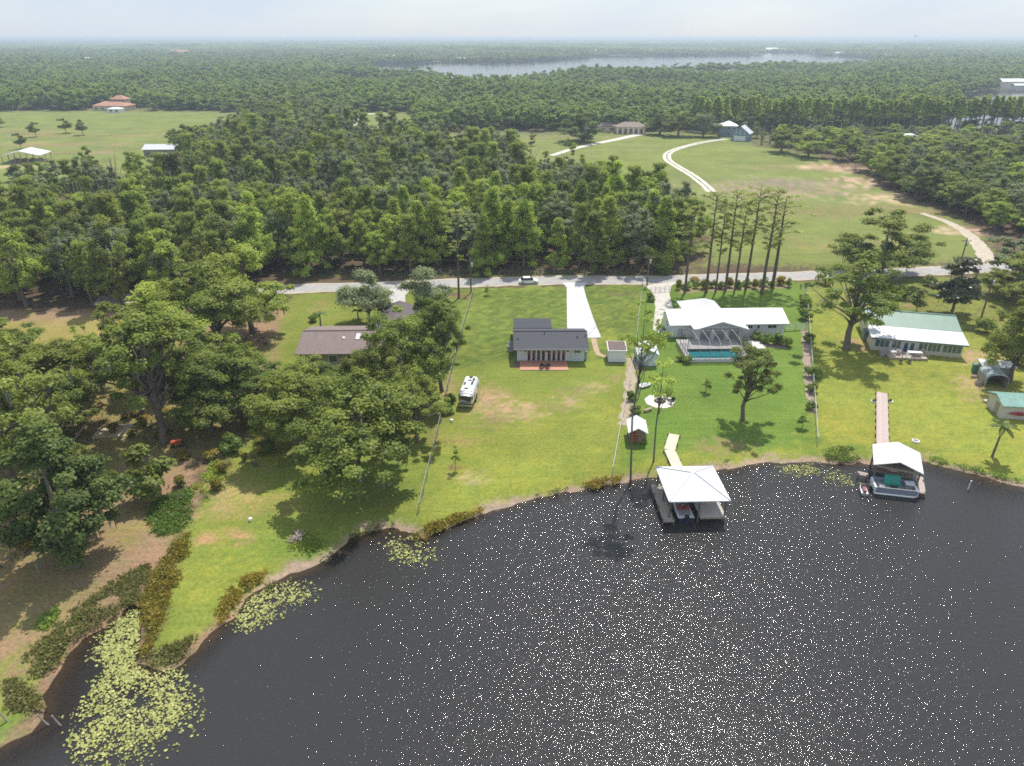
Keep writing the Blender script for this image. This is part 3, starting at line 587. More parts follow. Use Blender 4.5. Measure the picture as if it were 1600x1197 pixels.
for v in range(2):       # bald cypresses at the far water: bare leg, plume crown
    c = spire(g, 44, 3.0, 18.5, 9.0); make_arch(f'bald{v}', c, .8 + .4 * g.random(44), 34, .50, CYP, mat('grey_bark', (0.24, 0.21, 0.18), .9), limbs(c, 8, g, .3, 17, 8), g)
for v in range(2):       # clipped round bushes
    c = dome(g, 22, .85, 1.5, .05, inner=.4); make_arch(f'bush{v}', c, .3 + .16 * g.random(22), 60, .12, BUSH, BARK, limbs(c, .3, g, .05, 1.0, 6), g)
c = dome(g, 22, 1.0, 1.4, .05, inner=.4); make_arch('rust0', c, .34 + .2 * g.random(22), 60, .12, RUST, BARK, limbs(c, .3, g, .05, 1.0, 6), g)
c = dome(g, 70, 2.9, 10.2, .8, inner=.35, K=14, sub=.5); make_arch('magn0', c, .55 + .4 * g.random(70), 90, .26, MAGN, BARK, limbs(c, 2.4, g, .2, 8, 12), g)
for v in range(2):       # young roadside tree
    c = dome(g, 30, 1.7, 4.6, .5, inner=.35); make_arch(f'young{v}', c, .42 + .3 * g.random(30), 70, .19, DARKOAK if v else BUSH, BARK, limbs(c, 1.2, g, .08, 3.6, 8), g)
n_sap = 9; c = spire(g, n_sap, .4, 2.6, .9); make_arch('sap0', c, .2 + .1 * g.random(n_sap), 30, .10, BUSH, BARK, limbs(c, 1.0, g, .03, 2.4, 4), g)
# far trees: one small mesh each, crown and leg together
def far_arch(name, cent, rad, per, size, leafm, g, leg):
    C, Nn, S, ti = clump_leaves(cent, rad, per, size, g); V, F, T = leaf_cards(C, Nn, S, ti, g, .8)
    b = len(V); q = .25; lv = np.array([(-q, -q, 0), (q, -q, 0), (q, q, 0), (-q, q, 0), (-q * .4, -q * .4, leg), (q * .4, -q * .4, leg), (q * .4, q * .4, leg), (-q * .4, q * .4, leg)])
    V = np.vstack([V, lv]); F = np.vstack([F, np.array([(0, 1, 5, 4), (1, 2, 6, 5), (2, 3, 7, 6), (3, 0, 4, 7)]) + b]); T = np.concatenate([T, np.zeros(8)])
    me = np_mesh('distant_tree', V, F, [leafm, BARK], {'tint': ('FLOAT', 'POINT', T)})
    mi = np.zeros(len(F), np.int32); mi[-4:] = 1; me.polygons.foreach_set('material_index', mi)
    ARCH[name] = dict(one=me, H=float(V[:, 2].max()), R=float(np.percentile(np.abs(V[:, :2]), 97)))
for v in range(3):
    c = dome(g, 30, 4.8, 11.5, 1.5, inner=.2, taper=.05); far_arch(f'far{v}', c, 1.1 + .7 * g.random(30), 34, .62, FARL, g, 6)
c = dome(g, 30, 4.0, 13.5, 2.0, taper=.2); far_arch('far3', c, .9 + .5 * g.random(30), 30, .55, FARL, g, 9)
for v in range(2):       # a hectare-scale tuft of very distant canopy
    n = 40; c = np.stack([g.uniform(-15, 15, n), g.uniform(-15, 15, n), 7 + 3.5 * g.random(n)], 1); far_arch(f'vast{v}', c, 3.2 + 1.5 * g.random(n), 14, 2.3, FARL, g, 7)

def put_tree(kind, name, label, cat, p, sxy, sz, group=None, rot=None, lean=None):
    A = ARCH[kind]; r = random.uniform(0, 6.28) if rot is None else rot
    if 'one' in A:
        o = link(bpy.data.objects.new(name, A['one'])); o.location = p; o.rotation_euler = (0, 0, r); o.scale = (sxy, sxy, sz); return tag(o, label, cat, group)
    t_ = thing(name, label, cat, p, r, group); t_.scale = (sxy, sxy, sz)
    if lean: t_.rotation_euler = (lean[0], lean[1], r)
    link(bpy.data.objects.new('trunk', A['trunk']), t_); cr_ = link(bpy.data.objects.new('crown', A['crown']), t_)
    if A.get('moss'): link(bpy.data.objects.new('hanging_moss', A['moss']), cr_)['kind'] = 'stuff'
    return t_
def tree(kind, bx, by, ytop, wpx, label, name='oak_tree', cat='tree', group=None, **kw):
    """a surveyed tree: foot pixel, pixel row of its top, crown width in pixels"""
    p = at(bx, by); A = ARCH[kind]; H = max(ztop(p.y, ytop), .5); w = wpx * mpp(p) * .5
    return put_tree(kind, name, label, cat, p, w / A['R'], H / A['H'], group, **kw)

# surveyed trees of the near shore
T = [('open0', 35, 798, 500, 215, 'tall forked oak with hanging moss beside the blue kayak', 'oak_tree'),
     ('dark0', 118, 885, 655, 150, 'dark dense tree with its own shadow on the bare sandy bank', 'oak_tree'),
     ('open1', 258, 692, 488, 150, 'open oak with several pale stems behind the red garden cart', 'oak_tree'),
     ('oak1', 330, 672, 552, 135, 'leafy oak right of the pale-stemmed open oak', 'oak_tree'),
     ('young0', 236, 778, 692, 62, 'small upright evergreen on the slope below the red garden cart', 'small_tree'),
     ('oak0', 562, 752, 588, 185, 'broad oak standing nearest the lake, casting a wide shadow on the lawn', 'oak_tree'),
     ('oak2', 470, 702, 575, 140, 'broad oak left of the lakeside oak with the wide shadow', 'oak_tree'),
     ('open2', 652, 690, 575, 92, 'slender oak with bare grey stem beside the wire fence', 'oak_tree'),
     ('oak3', 630, 640, 480, 125, 'big oak spreading over the right end of the brown-roofed house', 'oak_tree'),
     ('open1', 690, 612, 470, 72, 'narrow mossy oak next to the wire fence, nearest the camper', 'oak_tree'),
     ('oak1', 520, 640, 566, 110, 'oak in front of the brown roof, shading its back yard', 'oak_tree'),
     ('oak0', 600, 660, 530, 100, 'oak between the brown-roofed house and its lakeside shade trees', 'oak_tree'),
     ('grey0', 578, 502, 418, 70, 'grey-green round tree on the front lawn of the brown-roofed house', 'round_tree'),
     ('grey1', 666, 484, 416, 66, 'grey-green round tree right of the old concrete driveway', 'round_tree'),
     ('oak2', 345, 560, 398, 150, 'large oak at the corner of the wood left of the brown-roofed house', 'oak_tree'),
     ('oak3', 395, 520, 372, 120, 'tall oak closest to the road left of the brown-roofed house', 'oak_tree'),
     ('open0', 225, 655, 470, 150, 'open oak with grey limbs in front of the yellow grass clearing', 'oak_tree'),
     ('oak1', 90, 650, 535, 150, 'leafy oak left of the sand-coloured raised bed', 'oak_tree'),
     ('oak3', 40, 700, 555, 170, 'broad oak at the left edge behind the wooden pen', 'oak_tree'),
     ('open2', 105, 770, 575, 130, 'mossy oak between the wooden pen and the dark dense tree', 'oak_tree'),
     ('oak0', 345, 640, 520, 120, 'oak behind the leafy oak, left of the blue barrel', 'oak_tree'),
     ('oak2', 285, 600, 470, 130, 'oak left of the large corner oak, its trunk showing below the crown', 'oak_tree'),
     ('wood1', 15, 570, 498, 90, 'small oak at the left edge in front of the yellow clearing', 'oak_tree'),
     ('open1', 1160, 656, 540, 80, 'lone leafy tree on the lawn in front of the swimming pool', 'lawn_tree'),
     ('open0', 1322, 545, 392, 150, 'big spreading oak at the left corner of the green-roofed house', 'oak_tree'),
     ('oak3', 1372, 432, 326, 140, 'wide oak beside the road behind the green-roofed house', 'oak_tree'),
     ('oak3', 1580, 470, 398, 100, 'oak at the right edge beyond the green-roofed house', 'oak_tree'),
     ('oak1', 1578, 597, 468, 95, 'oak shading the small sheds at the right edge', 'oak_tree'),
     ('wood2', 1590, 440, 365, 90, 'tree at the right edge beside the pale side road', 'oak_tree'),
     ('thin0', 985, 752, 462, 62, 'tall thin cypress rooted at the water left of the hip-roofed boathouse', 'cypress_tree'),
     ('thin1', 1021, 722, 560, 46, 'thin leaning cypress between the fire pit and the hip-roofed boathouse', 'cypress_tree'),
     ('pine1', 717, 466, 325, 40, 'dark lone pine at the roadside beside the left utility pole', 'pine_tree')]
T += [('wood4', 668, 570, 462, 60, 'leafy tree crowding the right end of the brown-roofed house', 'oak_tree'), ('oak2', 690, 560, 458, 62, 'tall leafy oak at the fence nearest the grey-green driveway tree', 'oak_tree'), ('wood1', 655, 600, 490, 62, 'leafy tree in the belt between brown roof and wire fence', 'oak_tree'), ('oak1', 612, 610, 505, 80, 'oak over the back corner of the brown roof', 'oak_tree'), ('wood4', 560, 640, 560, 70, 'leafy tree before the pinkish patio patch', 'oak_tree'),
      ('open2', 160, 612, 505, 80, 'slim oak at the left rim of the yellow clearing', 'oak_tree'), ('open0', 395, 660, 560, 85, 'airy oak beside the grass strip left of the lakeside oaks', 'oak_tree'),
      ('open1', 20, 645, 515, 110, 'airy oak at the left edge above the wooden pen', 'oak_tree'), ('oak3', 425, 640, 560, 85, 'small oak right of the airy oak near the blue barrel', 'oak_tree'),
      ('open2', 60, 720, 590, 110, 'airy mossy oak just right of the wooden pen', 'oak_tree'), ('wood0', 250, 545, 445, 70, 'narrow tree at the back of the yellow clearing', 'oak_tree'), ('open0', 160, 820, 690, 70, 'slim oak behind the dark dense tree', 'oak_tree'), ('oak1', 480, 665, 560, 95, 'oak filling the gap between the two broad lakeside oaks', 'oak_tree')]
for k, bx, by, yt, w, lab, nm in T: tree(k, bx, by, yt, w, lab, nm)
mg = tree('magn0', 1486, 492, 398, 62, 'magnolia dotted with white flowers behind the green-roofed house', 'magnolia_tree')
fl = MB()
gg = np.random.default_rng(4)
mv_ = ARCH['magn0']['crown'].vertices
for i in gg.permutation(len(mv_))[:60]:
    c = mv_[int(i)].co.copy()
    fl.add([c + Vector(v) for v in ((.22, 0, .05), (0, .22, .05), (-.22, 0, .05), (0, -.22, .05), (0, 0, .25), (0, 0, -.05))], [(0, 1, 4), (1, 2, 4), (2, 3, 4), (3, 0, 4), (1, 0, 5), (2, 1, 5), (3, 2, 5), (0, 3, 5)])
fl.build('blossoms', mat('petal', (0.85, 0.82, 0.72), .6), mg)['kind'] = 'stuff'
RP = [(1070, 457, 310, 44, 0), (1103, 457, 300, 50, 1), (1118, 456, 318, 36, 2), (1133, 454, 296, 48, 1), (1148, 453, 312, 40, 0), (1165, 452, 288, 50, 2), (1190, 459, 292, 56, 1), (1207, 448, 302, 66, 0)]
ORD = ['first', 'second', 'third', 'fourth', 'fifth', 'sixth', 'seventh', 'last']
for i, (bx, by, yt, w, v) in enumerate(RP):
    tree(f'pine{v}', bx, by, yt, w, f'{ORD[i]} tall bare-stemmed pine from the left in the roadside row behind the white roof', 'pine_tree', group='pines in the roadside row')
for bx, by, yt, w, lab in ((762, 461, 446, 9, 'small sapling on the front lawn behind the dark-roofed house'), (1102, 613, 590, 14, 'sapling on the lawn in front of the swimming pool'), (712, 735, 695, 12, 'bare sapling with a dark mulch ring on the lakeside lawn'),
                           (1432, 488, 452, 26, 'dark round young tree behind the green roof'), (1253, 668, 645, 16, 'low shrub-like sapling near the right wire fence')):
    tree('sap0' if w < 20 else 'young1', bx, by, yt, w, lab, 'young_tree')
for i, (bx, by, yt, w) in enumerate(((57, 214, 190, 15), (103, 208, 184, 17), (130, 211, 186, 16), (33, 233, 207, 15), (0, 199, 181, 15), (28, 284, 256, 26))):
    tree('young1', bx, by, yt, w, ['second-row round tree left in the left pasture', 'middle tree of three on the left pasture', 'right-hand tree of three on the left pasture', 'round tree standing behind the white open pavilion', 'round tree cut by the left edge in the left pasture', 'round tree in front of the white open pavilion'][i], 'pasture_tree', group='round trees in the left pasture')
for i, (bx, by, yt, w) in enumerate(((737, 216, 202, 15), (778, 219, 203, 12), (790, 227, 209, 12), (806, 217, 204, 11), (832, 217, 205, 10), (831, 228, 214, 10), (888, 228, 216, 13), (820, 232, 222, 11), (750, 228, 216, 14))):
    tree('young0', bx, by, yt, w, 'young round tree planted in the small field before the dark wood', 'young_tree', group='young trees in the small field')
for bx, by, yt, w, k, lab in ((912, 222, 176, 58, 'dark0', 'dark spreading oak beside the curved limerock drive of the tan-roofed estate'), (1060, 213, 174, 48, 'oak0', 'oak between the tan-roofed estate and the blue-gabled barn'), (1030, 211, 176, 40, 'dark1', 'oak right beside the tan-roofed estate house'),
                              (1098, 214, 177, 44, 'grey1', 'oak left of the blue-gabled barn'), (1183, 216, 198, 22, 'oak1', 'small pale tree at the right end of the blue-gabled barn'), (940, 300, 250, 62, 'open1', 'open-crowned pine-like tree at the right rim of the big wood'), (560, 205, 195, 20, 'dark0', 'dark round bush beside the far white truck'),
                              (1220, 238, 200, 50, 'oak2', 'oak at the near corner of the right-hand wood'), (1262, 246, 203, 52, 'oak3', 'second oak along the pasture rim of the right-hand wood')):
    tree(k, bx, by, yt, w, lab)

# woods: the trees that show largest stand one by one, the rest is one mass each
def scatter(poly, s, seed, holes=()):
    q = np.random.default_rng(seed); lo = poly.min(0); hi = poly.max(0)
    X, Y = np.meshgrid(np.arange(lo[0], hi[0], s), np.arange(lo[1], hi[1], s * .87)); X[::2] += s / 2
    P = np.stack([X.ravel(), Y.ravel()], 1) + q.uniform(-.36, .36, (X.size, 2)) * s
    P = P[inside(P, poly)]
    for h in holes: P = P[~inside(P, h)]
    return P
WOOD_A = poly_Y([(-120, 138), (60, 138), (310, 137), (375, 150), (470, 160.5), (720, 160.5), (960, 161), (1070, 164), (1088, 172), (1088, 203), (970, 232), (885, 258), (790, 330), (690, 345), (560, 395), (470, 385), (330, 330), (285, 262), (215, 258), (160, 262), (0, 226), (-140, 222)])
WOOD_B = poly_Y([(288, 330), (480, 380), (540, 440), (520, 470), (470, 560), (395, 560), (385, 420), (290, 360)])
WOOD_D = poly_Y([(640, 470), (655, 440), (690, 430), (900, 440), (935, 470), (1180, 470), (1180, 900), (640, 900), (655, 560)])
WOOD_E = poly_Y([(1185, 385), (1290, 352), (1335, 305), (1395, 268), (1430, 245), (1505, 222), (1560, 196), (1800, 190), (1900, 350), (1300, 362), (1195, 395)])
GAPS = [poly_Y([(215, 255), (290, 255), (300, 350), (215, 350)]), poly_Y([(1388, 330), (1440, 330), (1440, 366), (1388, 366)])]
def gn_stuff(name, label, kinds, P, SX, SZ, idx, kind_of=None):
    """one object holding a mass of trees nobody could count"""
    ng = bpy.data.node_groups.new(name, 'GeometryNodeTree'); ng.interface.new_socket('Geometry', in_out='INPUT', socket_type='NodeSocketGeometry'); ng.interface.new_socket('Geometry', in_out='OUTPUT', socket_type='NodeSocketGeometry')
    gi = ng.nodes.new('NodeGroupInput'); go = ng.nodes.new('NodeGroupOutput'); jn = ng.nodes.new('GeometryNodeJoinGeometry'); k = ng.links.new
    for src in kinds:
        parts = []
        for ob in src:
            oi = ng.nodes.new('GeometryNodeObjectInfo'); oi.transform_space = 'ORIGINAL'; oi.inputs['Object'].default_value = ob; oi.inputs['As Instance'].default_value = False; parts.append(oi.outputs['Geometry'])
        gt = ng.nodes.new('GeometryNodeGeometryToInstance')
        for q in parts: k(q, gt.inputs[0])
        k(gt.outputs[0], jn.inputs[0])
    ip = ng.nodes.new('GeometryNodeInstanceOnPoints'); ip.inputs['Pick Instance'].default_value = True
    def na(nm, ty):
        n = ng.nodes.new('GeometryNodeInputNamedAttribute'); n.data_type = ty; n.inputs['Name'].default_value = nm; return n.outputs[0]
    k(gi.outputs[0], ip.inputs['Points']); k(jn.outputs[0], ip.inputs['Instance']); k(na('pick', 'INT'), ip.inputs['Instance Index']); k(na('turn', 'FLOAT_VECTOR'), ip.inputs['Rotation']); k(na('size', 'FLOAT_VECTOR'), ip.inputs['Scale']); k(ip.outputs[0], go.inputs[0])
    me = bpy.data.meshes.new(name); me.vertices.add(len(P)); me.vertices.foreach_set('co', np.concatenate([P, np.zeros((len(P), 1))], 1).astype(np.float32).ravel())
    a = me.attributes.new('pick', 'INT', 'POINT'); a.data.foreach_set('value', np.asarray(idx, np.int32))
    a = me.attributes.new('turn', 'FLOAT_VECTOR', 'POINT'); a.data.foreach_set('vector', np.stack([np.zeros(len(P)), np.zeros(len(P)), rng.uniform(0, 6.28, len(P))], 1).astype(np.float32).ravel())
    a = me.attributes.new('size', 'FLOAT_VECTOR', 'POINT'); a.data.foreach_set('vector', np.stack([SX, SX, SZ], 1).astype(np.float32).ravel())
    o = link(bpy.data.objects.new(name, me)); md = o.modifiers.new('trees', 'NODES'); md.node_group = ng
    return tag(o, label, 'trees', kind='stuff')
proto = {}
def wood(poly, s, seed, pick, n_ind, label, name, mass_label, holes=(), hscale=1.0):
    P = scatter(poly, s, seed, holes); q = np.random.default_rng(seed + 99)
    P = P[np.argsort(P[:, 1] + np.abs(P[:, 0]) * .15)]
    vis = np.abs(P[:, 0]) < (P[:, 1] * CP + 22) / FPX * 850
    P = np.vstack([P[vis], P[~vis]]); n_ind = min(n_ind, int(vis.sum()))
    kinds = [pick(p, q) for p in P]; vr = q.random(len(P)); sx = (.72 + .5 * vr) * (s / 6.2); sz = (.62 + .38 * vr + .25 * q.random(len(P))) * hscale
    for i in range(n_ind):
        kd = kinds[i]; lab, nm = label(kd, P[i])
        o = put_tree(kd, nm, lab, 'tree', (P[i][0], P[i][1], 0), float(sx[i]), float(sz[i]), group=lab)
        if kd not in proto: proto[kd] = [c for c in o.children]
    if len(P) > n_ind:
        use = sorted(set(kinds[n_ind:])); 
        for kd in use:
            if kd not in proto:
                i = n_ind + kinds[n_ind:].index(kd); lab, nm = label(kd, P[i]); o = put_tree(kd, nm, lab, 'tree', (P[i][0] + 1, P[i][1] - 1, 0), float(sx[i]), float(sz[i]), group=lab); proto[kd] = [c for c in o.children]
        gn_stuff(name, mass_label, [proto[u] for u in use], P[n_ind:], sx[n_ind:], sz[n_ind:], [use.index(u) for u in kinds[n_ind:]])
def pick_a(p, q):
    px = p[0] / (p[1] * CP + 22) * FPX + 800; f = 1 / (1 + math.exp(-(px - 430) / 60)); f *= .85
    if q.random() < f: return f'cyp{q.integers(3)}' if q.random() < .36 else f'wood{q.integers(5)}'
    return f'wood{q.integers(5)}' if q.random() < .82 else f'darkwood{q.integers(2)}'
def lab_a(kd, p):
    if kd.startswith('cyp'): return 'pointed light green tree in the dense wood behind the road', 'cypress_tree'
    if kd.startswith('darkwood'): return 'dark broad tree in the dense wood behind the road', 'oak_tree'
    return 'broad green tree in the dense wood behind the road', 'oak_tree'
def pick_e(p, q): return f'wood{q.integers(5)}' if q.random() < .5 else f'darkwood{q.integers(2)}'
def lab_e(kd, p): return ('dark broad tree in the wood right of the pasture' if kd.startswith('dark') else 'green broad tree in the wood right of the pasture'), 'oak_tree'
wood(WOOD_A, 6.6, 11, pick_a, 250, lab_a, 'wood', 'rear part of the dense wood behind the road', GAPS, 1.22)
wood(WOOD_E, 7.4, 12, pick_e, 70, lab_e, 'wood', 'rear part of the wood right of the pasture', GAPS, .95)
wood(poly_Y([(1230, 372), (1900, 356), (1900, 412), (1230, 415)]), 7.0, 15, pick_e, 0, lab_e, 'wood', 'low back rim of the wood before the cypress row', GAPS, .66)
def pick_b(p, q): return f'darkwood{q.integers(2)}' if q.random() < .6 else f'wood{q.integers(5)}'
wood(WOOD_B, 6.6, 13, pick_b, 0, lambda kd, p: ('broad tree in the dark grove between the left pasture and the far truck', 'oak_tree'), 'grove', 'dark grove between the left pasture and the far white truck', (), 1.1)
# a few dead grey trees stand in the wood
sg_ = np.random.default_rng(5)
for i in range(9):
    px_, Y_ = [(120, 175), (265, 165), (335, 190), (430, 210), (520, 185), (610, 230), (700, 205), (790, 190), (900, 215)][i]
    mb = MB(); H_ = 11 + 4 * sg_.random(); mb.tube([(0, 0, -.2), (.1, 0, H_ * .5), (.2, .1, H_)], [.24, .16, .04], 7)
    for k in range(11):
        z_ = H_ * (.4 + .55 * sg_.random()); a_ = sg_.random() * 6.28; ln = 1 + 2.2 * sg_.random(); mb.tube([(.1, 0, z_), (ln * .5 * math.cos(a_), ln * .5 * math.sin(a_), z_ + .5), (ln * math.cos(a_), ln * math.sin(a_), z_ + 1.3)], [.07, .05, .015], 4)
    ds = thing('dead_tree', 'bare grey dead tree standing among the crowns of the dense wood', 'tree', gY(px_, Y_), 0, 'dead trees in the dense wood'); mb.build('trunk', mat('dead_bark', (.36, .33, .30), .9), ds)
# undergrowth along the edge of the road
und = scatter(poly_Y([(440, 159.8), (720, 159.8), (1075, 160.5), (1075, 163), (440, 163)]), 1.6, 31)
bo = tree('bush0', 1040, 430, 418, 16, 'roadside bush at the right end of the wood edge', 'bush', 'bush'); bo2 = tree('rust0', 1085, 440, 432, 14, 'yellowish roadside bush at the foot of the first pine', 'bush', 'bush')
bush_parts = [c for c in bo.children]; rust_parts = [c for c in bo2.children]
gn_stuff('undergrowth', 'low bushes along the wood edge beside the road', [bush_parts], und, 1.0 + 1.3 * rng.random(len(und)), .8 + 1.7 * rng.random(len(und)), np.zeros(len(und)))

# bald cypresses along the far water, then everything to the horizon
q = np.random.default_rng(77)
bald = [gY(px, 428 + 14 * q.random() + (1600 - px) * .012) for px in np.arange(1085, 1760, 6.5)] + [gY(px, 432 + 12 * q.random()) for px in np.arange(1300, 1700, 9)]
for i, p in enumerate(bald):
    p.x += q.normal() * 1.2; lab = 'tall cypress with bare grey leg in the row before the right-hand lake'
    put_tree(f'bald{i % 2}', 'cypress_tree', lab, 'tree', p, .85 + .3 * q.random(), .88 + .22 * q.random(), group='cypresses before the right-hand lake')
fp = [put_tree(f'far{v}', 'distant_tree', 'distant tree beyond the left pasture, one of the far canopy', 'tree', gY(300 + 40 * v, 600), 1, 1, group='single far canopy trees') for v in range(4)]
vp = [put_tree(f'vast{v}', 'distant_grove', 'distant patch of canopy near the horizon', 'grove', gY(300 + 500 * v, 3600), 1, 1, group='distant canopy patches') for v in range(2)]
HOLES = [PAST1, PAST2, FARLAKE, SIDELAKE, WOOD_B, poly_Y([(640, 340), (1180, 340), (1180, 445), (640, 445)]), poly_Y([(140, 560), (235, 560), (235, 600), (140, 600)])]
def ring(y0, y1, s, seed):
    h = lambda y: (y * CP + 22) / FPX
    pl = np.array([(-h(y0) * 960, y0), (h(y0) * 960, y0), (h(y1) * 960, y1), (-h(y1) * 960, y1)]); return scatter(pl, s, seed, HOLES)
Pf = np.vstack([ring(440, 1000, 7.4, 41), ring(1000, 2600, 11.0, 42)])
Pf = Pf[~((Pf[:, 1] < 575) & (Pf[:, 0] < gY(285, 500).x))]
dens = wob(Pf, 70, 3) + .6 * wob(Pf, 24, 5)
dens = dens + .8 * wob(Pf, 190, 7) * (Pf[:, 1] > 700)
Pf = Pf[(dens > -.6) | (Pf[:, 1] < 620)]
dn = np.clip(Pf[:, 1] / 1000, .7, 1.7)
gn_stuff('forest', 'hazy forest stretching from the pastures towards the horizon', [[o] for o in fp], Pf, (.8 + .5 * rng.random(len(Pf))) * np.where(Pf[:, 1] > 1000, 1.55, 1.0), (.62 + .5 * rng.random(len(Pf))) * (1 + .38 * wob(Pf, 110, 1)), rng.integers(0, 4, len(Pf)))
Pv = np.vstack([ring(2600, 6000, 38, 43), ring(6000, 14000, 75, 44)])
Pv = Pv[(wob(Pv, 420, 2) + .5 * wob(Pv, 150, 4)) > -.75]
gn_stuff('forest', 'blue hazy canopy on the horizon', [[o] for o in vp], Pv, (1.0 + .4 * rng.random(len(Pv))) * np.where(Pv[:, 1] > 6000, 2.2, 1.15), (.75 + .6 * rng.random(len(Pv))) * (1 + .45 * wob(Pv, 450, 1)) * np.where(Pv[:, 1] > 6000, 1.2, 1.0), rng.integers(0, 2, len(Pv)))

# ------------------------------------------------------------------ houses of the near shore
M_SHINGLE = mat('charcoal_shingle', (0.072, 0.075, 0.084), 0.9, var=0.12, vscale=4, bump=0.4, bscale=14)
M_SHINGLE2 = mat('darker_shingle', (0.052, 0.055, 0.066), 0.9, var=0.12, vscale=4, bump=0.4, bscale=14)
M_BROWN = mat('brown_shingle', (0.215, 0.165, 0.150), 0.95, var=0.16, vscale=2.5, bump=0.4, bscale=12, streak=((5, .3, .3), .08))
M_BROWN2 = mat('dark_brown_shingle', (0.120, 0.098, 0.100), 0.95, var=0.14, vscale=2.5, bump=0.4, bscale=12)
M_STUCCO = mat('white_stucco', (0.72, 0.73, 0.75), 0.8, var=0.05, vscale=1.5)
M_CREAM = mat('cream_siding', (0.66, 0.60, 0.48), 0.75, var=0.05)
M_TERRA = mat('red_brick', (0.50, 0.235, 0.155), 0.9, var=0.14, vscale=3)
M_TRIM = mat('grey_trim', (0.30, 0.30, 0.31), 0.6)
M_DARKWOOD = mat('dark_door_wood', (0.050, 0.022, 0.016), 0.45)
M_CURTAIN = mat('rust_curtain', (0.42, 0.22, 0.16), 0.8)
M_GREENROOF = mat('green_metal_roof', (0.125, 0.225, 0.170), 0.45, var=0.08, vscale=0.8, streak=((9, .25, .25), .12))
M_TEAL = mat('teal_canvas', (0.06, 0.36, 0.29), 0.7, var=0.06)
M_GREENBOX = mat('green_box_paint', (0.10, 0.21, 0.15), 0.6, var=.08)

# dark-roofed house in the middle
h = thing('house', 'white house with charcoal shingle roof and a red brick patio facing the lake', 'house', (6.62, 115, 0))
MB().gwalls(-5.75, 5.75, -3.6, 3.9, 2.52, 3.55).build('wall', M_STUCCO, h)
rf = MB().roof(-6.4, 6.4, -4.9, 4.6, 2.55, 4.0, th=.17, yr=-.2).build('roof', M_SHINGLE, h)
MB().bar((-6.38, -.2, 4.2), (6.38, -.2, 4.2), .3, .07).build('ridge_cap', M_SHINGLE2, rf)
for x, y in ((-5.6, -2.4), (4.6, -2.0), (6.0, -1.6), (-1.0, -1.0)):
    z = 2.72 + (y + 4.9) / 4.7 * 1.45; MB().cyl((x, y), .09, z - .1, z + .35, 8).build('vent_pipe', M_BLACK, rf)
MB().box(-6.4, 6.4, -4.98, -4.905, 2.50, 2.74).build('fascia', M_TRIM, h)
MB().box(-5.7, .2, 3.92, 9.4, 0, 2.45).build('rear_wing_wall', M_STUCCO, h)
MB().add([(-6.4, 4.35, 2.75), (.6, 4.35, 2.75), (.6, 9.9, 2.5), (-6.4, 9.9, 2.5), (-6.4, 4.35, 2.9), (.6, 4.35, 2.9), (.6, 9.9, 2.65), (-6.4, 9.9, 2.65)],
         [(3, 2, 1, 0), (4, 5, 6, 7), (0, 1, 5, 4), (1, 2, 6, 5), (2, 3, 7, 6), (3, 0, 4, 7)]).build('rear_wing_roof', M_SHINGLE2, h)
for i in range(8):
    x = -3.75 + .82 * (i % 4) + (3.45 if i > 3 else 0)
    d = MB().box(x - .17, x + .17, -3.68, -3.602, .12, 2.2).build('door', M_DARKWOOD, h); MB().box(x - .11, x + .11, -3.70, -3.682, .3, 2.05).build('pane', M_GLASS, d)
    MB().box(x + .19, x + .35, -3.66, -3.602, .15, 2.15).build('curtain', M_CURTAIN, h)
for x in (-4.4, -.65, 2.9): MB().box(x - .12, x + .12, -3.78, -3.602, 1.75, 2.1).build('wall_lamp', M_BLACK, h)
MB().box(3.4, 5.76, -3.72, -3.602, 0, 2.5).build('siding_panel', mat('pale_grey_siding', (0.62, 0.66, 0.68), .7, var=.05), h)
window(h, 4.55, -3.72, 1.55, .95, .6, frame=M_WHITE, bars=1)
for y, z in ((-1.6, 1.1), (1.5, 1.1)): window(h, 5.75, y, z, .9, 1.0, facing='+x')
window(h, -5.75, -1.0, 1.0, 1.0, 1.1, facing='-x')
MB().box(5.8, 6.2, -3.4, -2.6, .1, 1.6).build('meter_box', M_TRIM, h)
pt = tag(MB().box(-5.3, 2.8, -7.4, -3.8, -.1, .12).build('brick_patio', M_TERRA), 'red brick patio in front of the white house with the charcoal roof', 'patio'); pt.location = (6.62, 115, 0)
MB().box(-5.35, 2.85, -7.55, -7.405, -.1, .14).build('edging', mat('brick_edge', (.55, .36, .27), .9, var=.1), pt)
MB().box(-6.2, -5.36, -6.6, -3.8, -.1, .03).build('side_strip', mat('house_shadow', (.16, .10, .08), .95, var=.2), pt)  # dark strip beside the patio: the house's cast shadow put in as colour
def lawn_chair(p, rz, label, m, group=None):
    c = thing('patio_chair', label, 'chair', p, rz, group)
    MB().box(-.32, .32, -.30, .30, .36, .44).build('seat', m, c); MB().add([(-.32, .26, .42), (.32, .26, .42), (.32, .5, 1.0), (-.32, .5, 1.0), (-.32, .33, .42), (.32, .33, .42), (.32, .57, 1.0), (-.32, .57, 1.0)], [(0, 1, 2, 3), (7, 6, 5, 4), (0, 4, 5, 1), (1, 5, 6, 2), (2, 6, 7, 3), (3, 7, 4, 0)]).build('backrest', m, c)
    for s in (-1, 1):
        MB().box(s * .34 - .04, s * .34 + .04, -.32, .36, .58, .64).build('armrest', m, c)
        for yy in (-.27, .27): MB().box(s * .34 - .035, s * .34 + .035, yy - .035, yy + .035, 0, .58).build('leg', m, c)
    return c
a = at(847, 574, .13); lawn_chair(a, R(172), 'left of the two dark chairs on the red brick patio', M_BLACK)
a = at(855.5, 574, .13); lawn_chair(a, R(190), 'right of the two dark chairs on the red brick patio', M_BLACK)
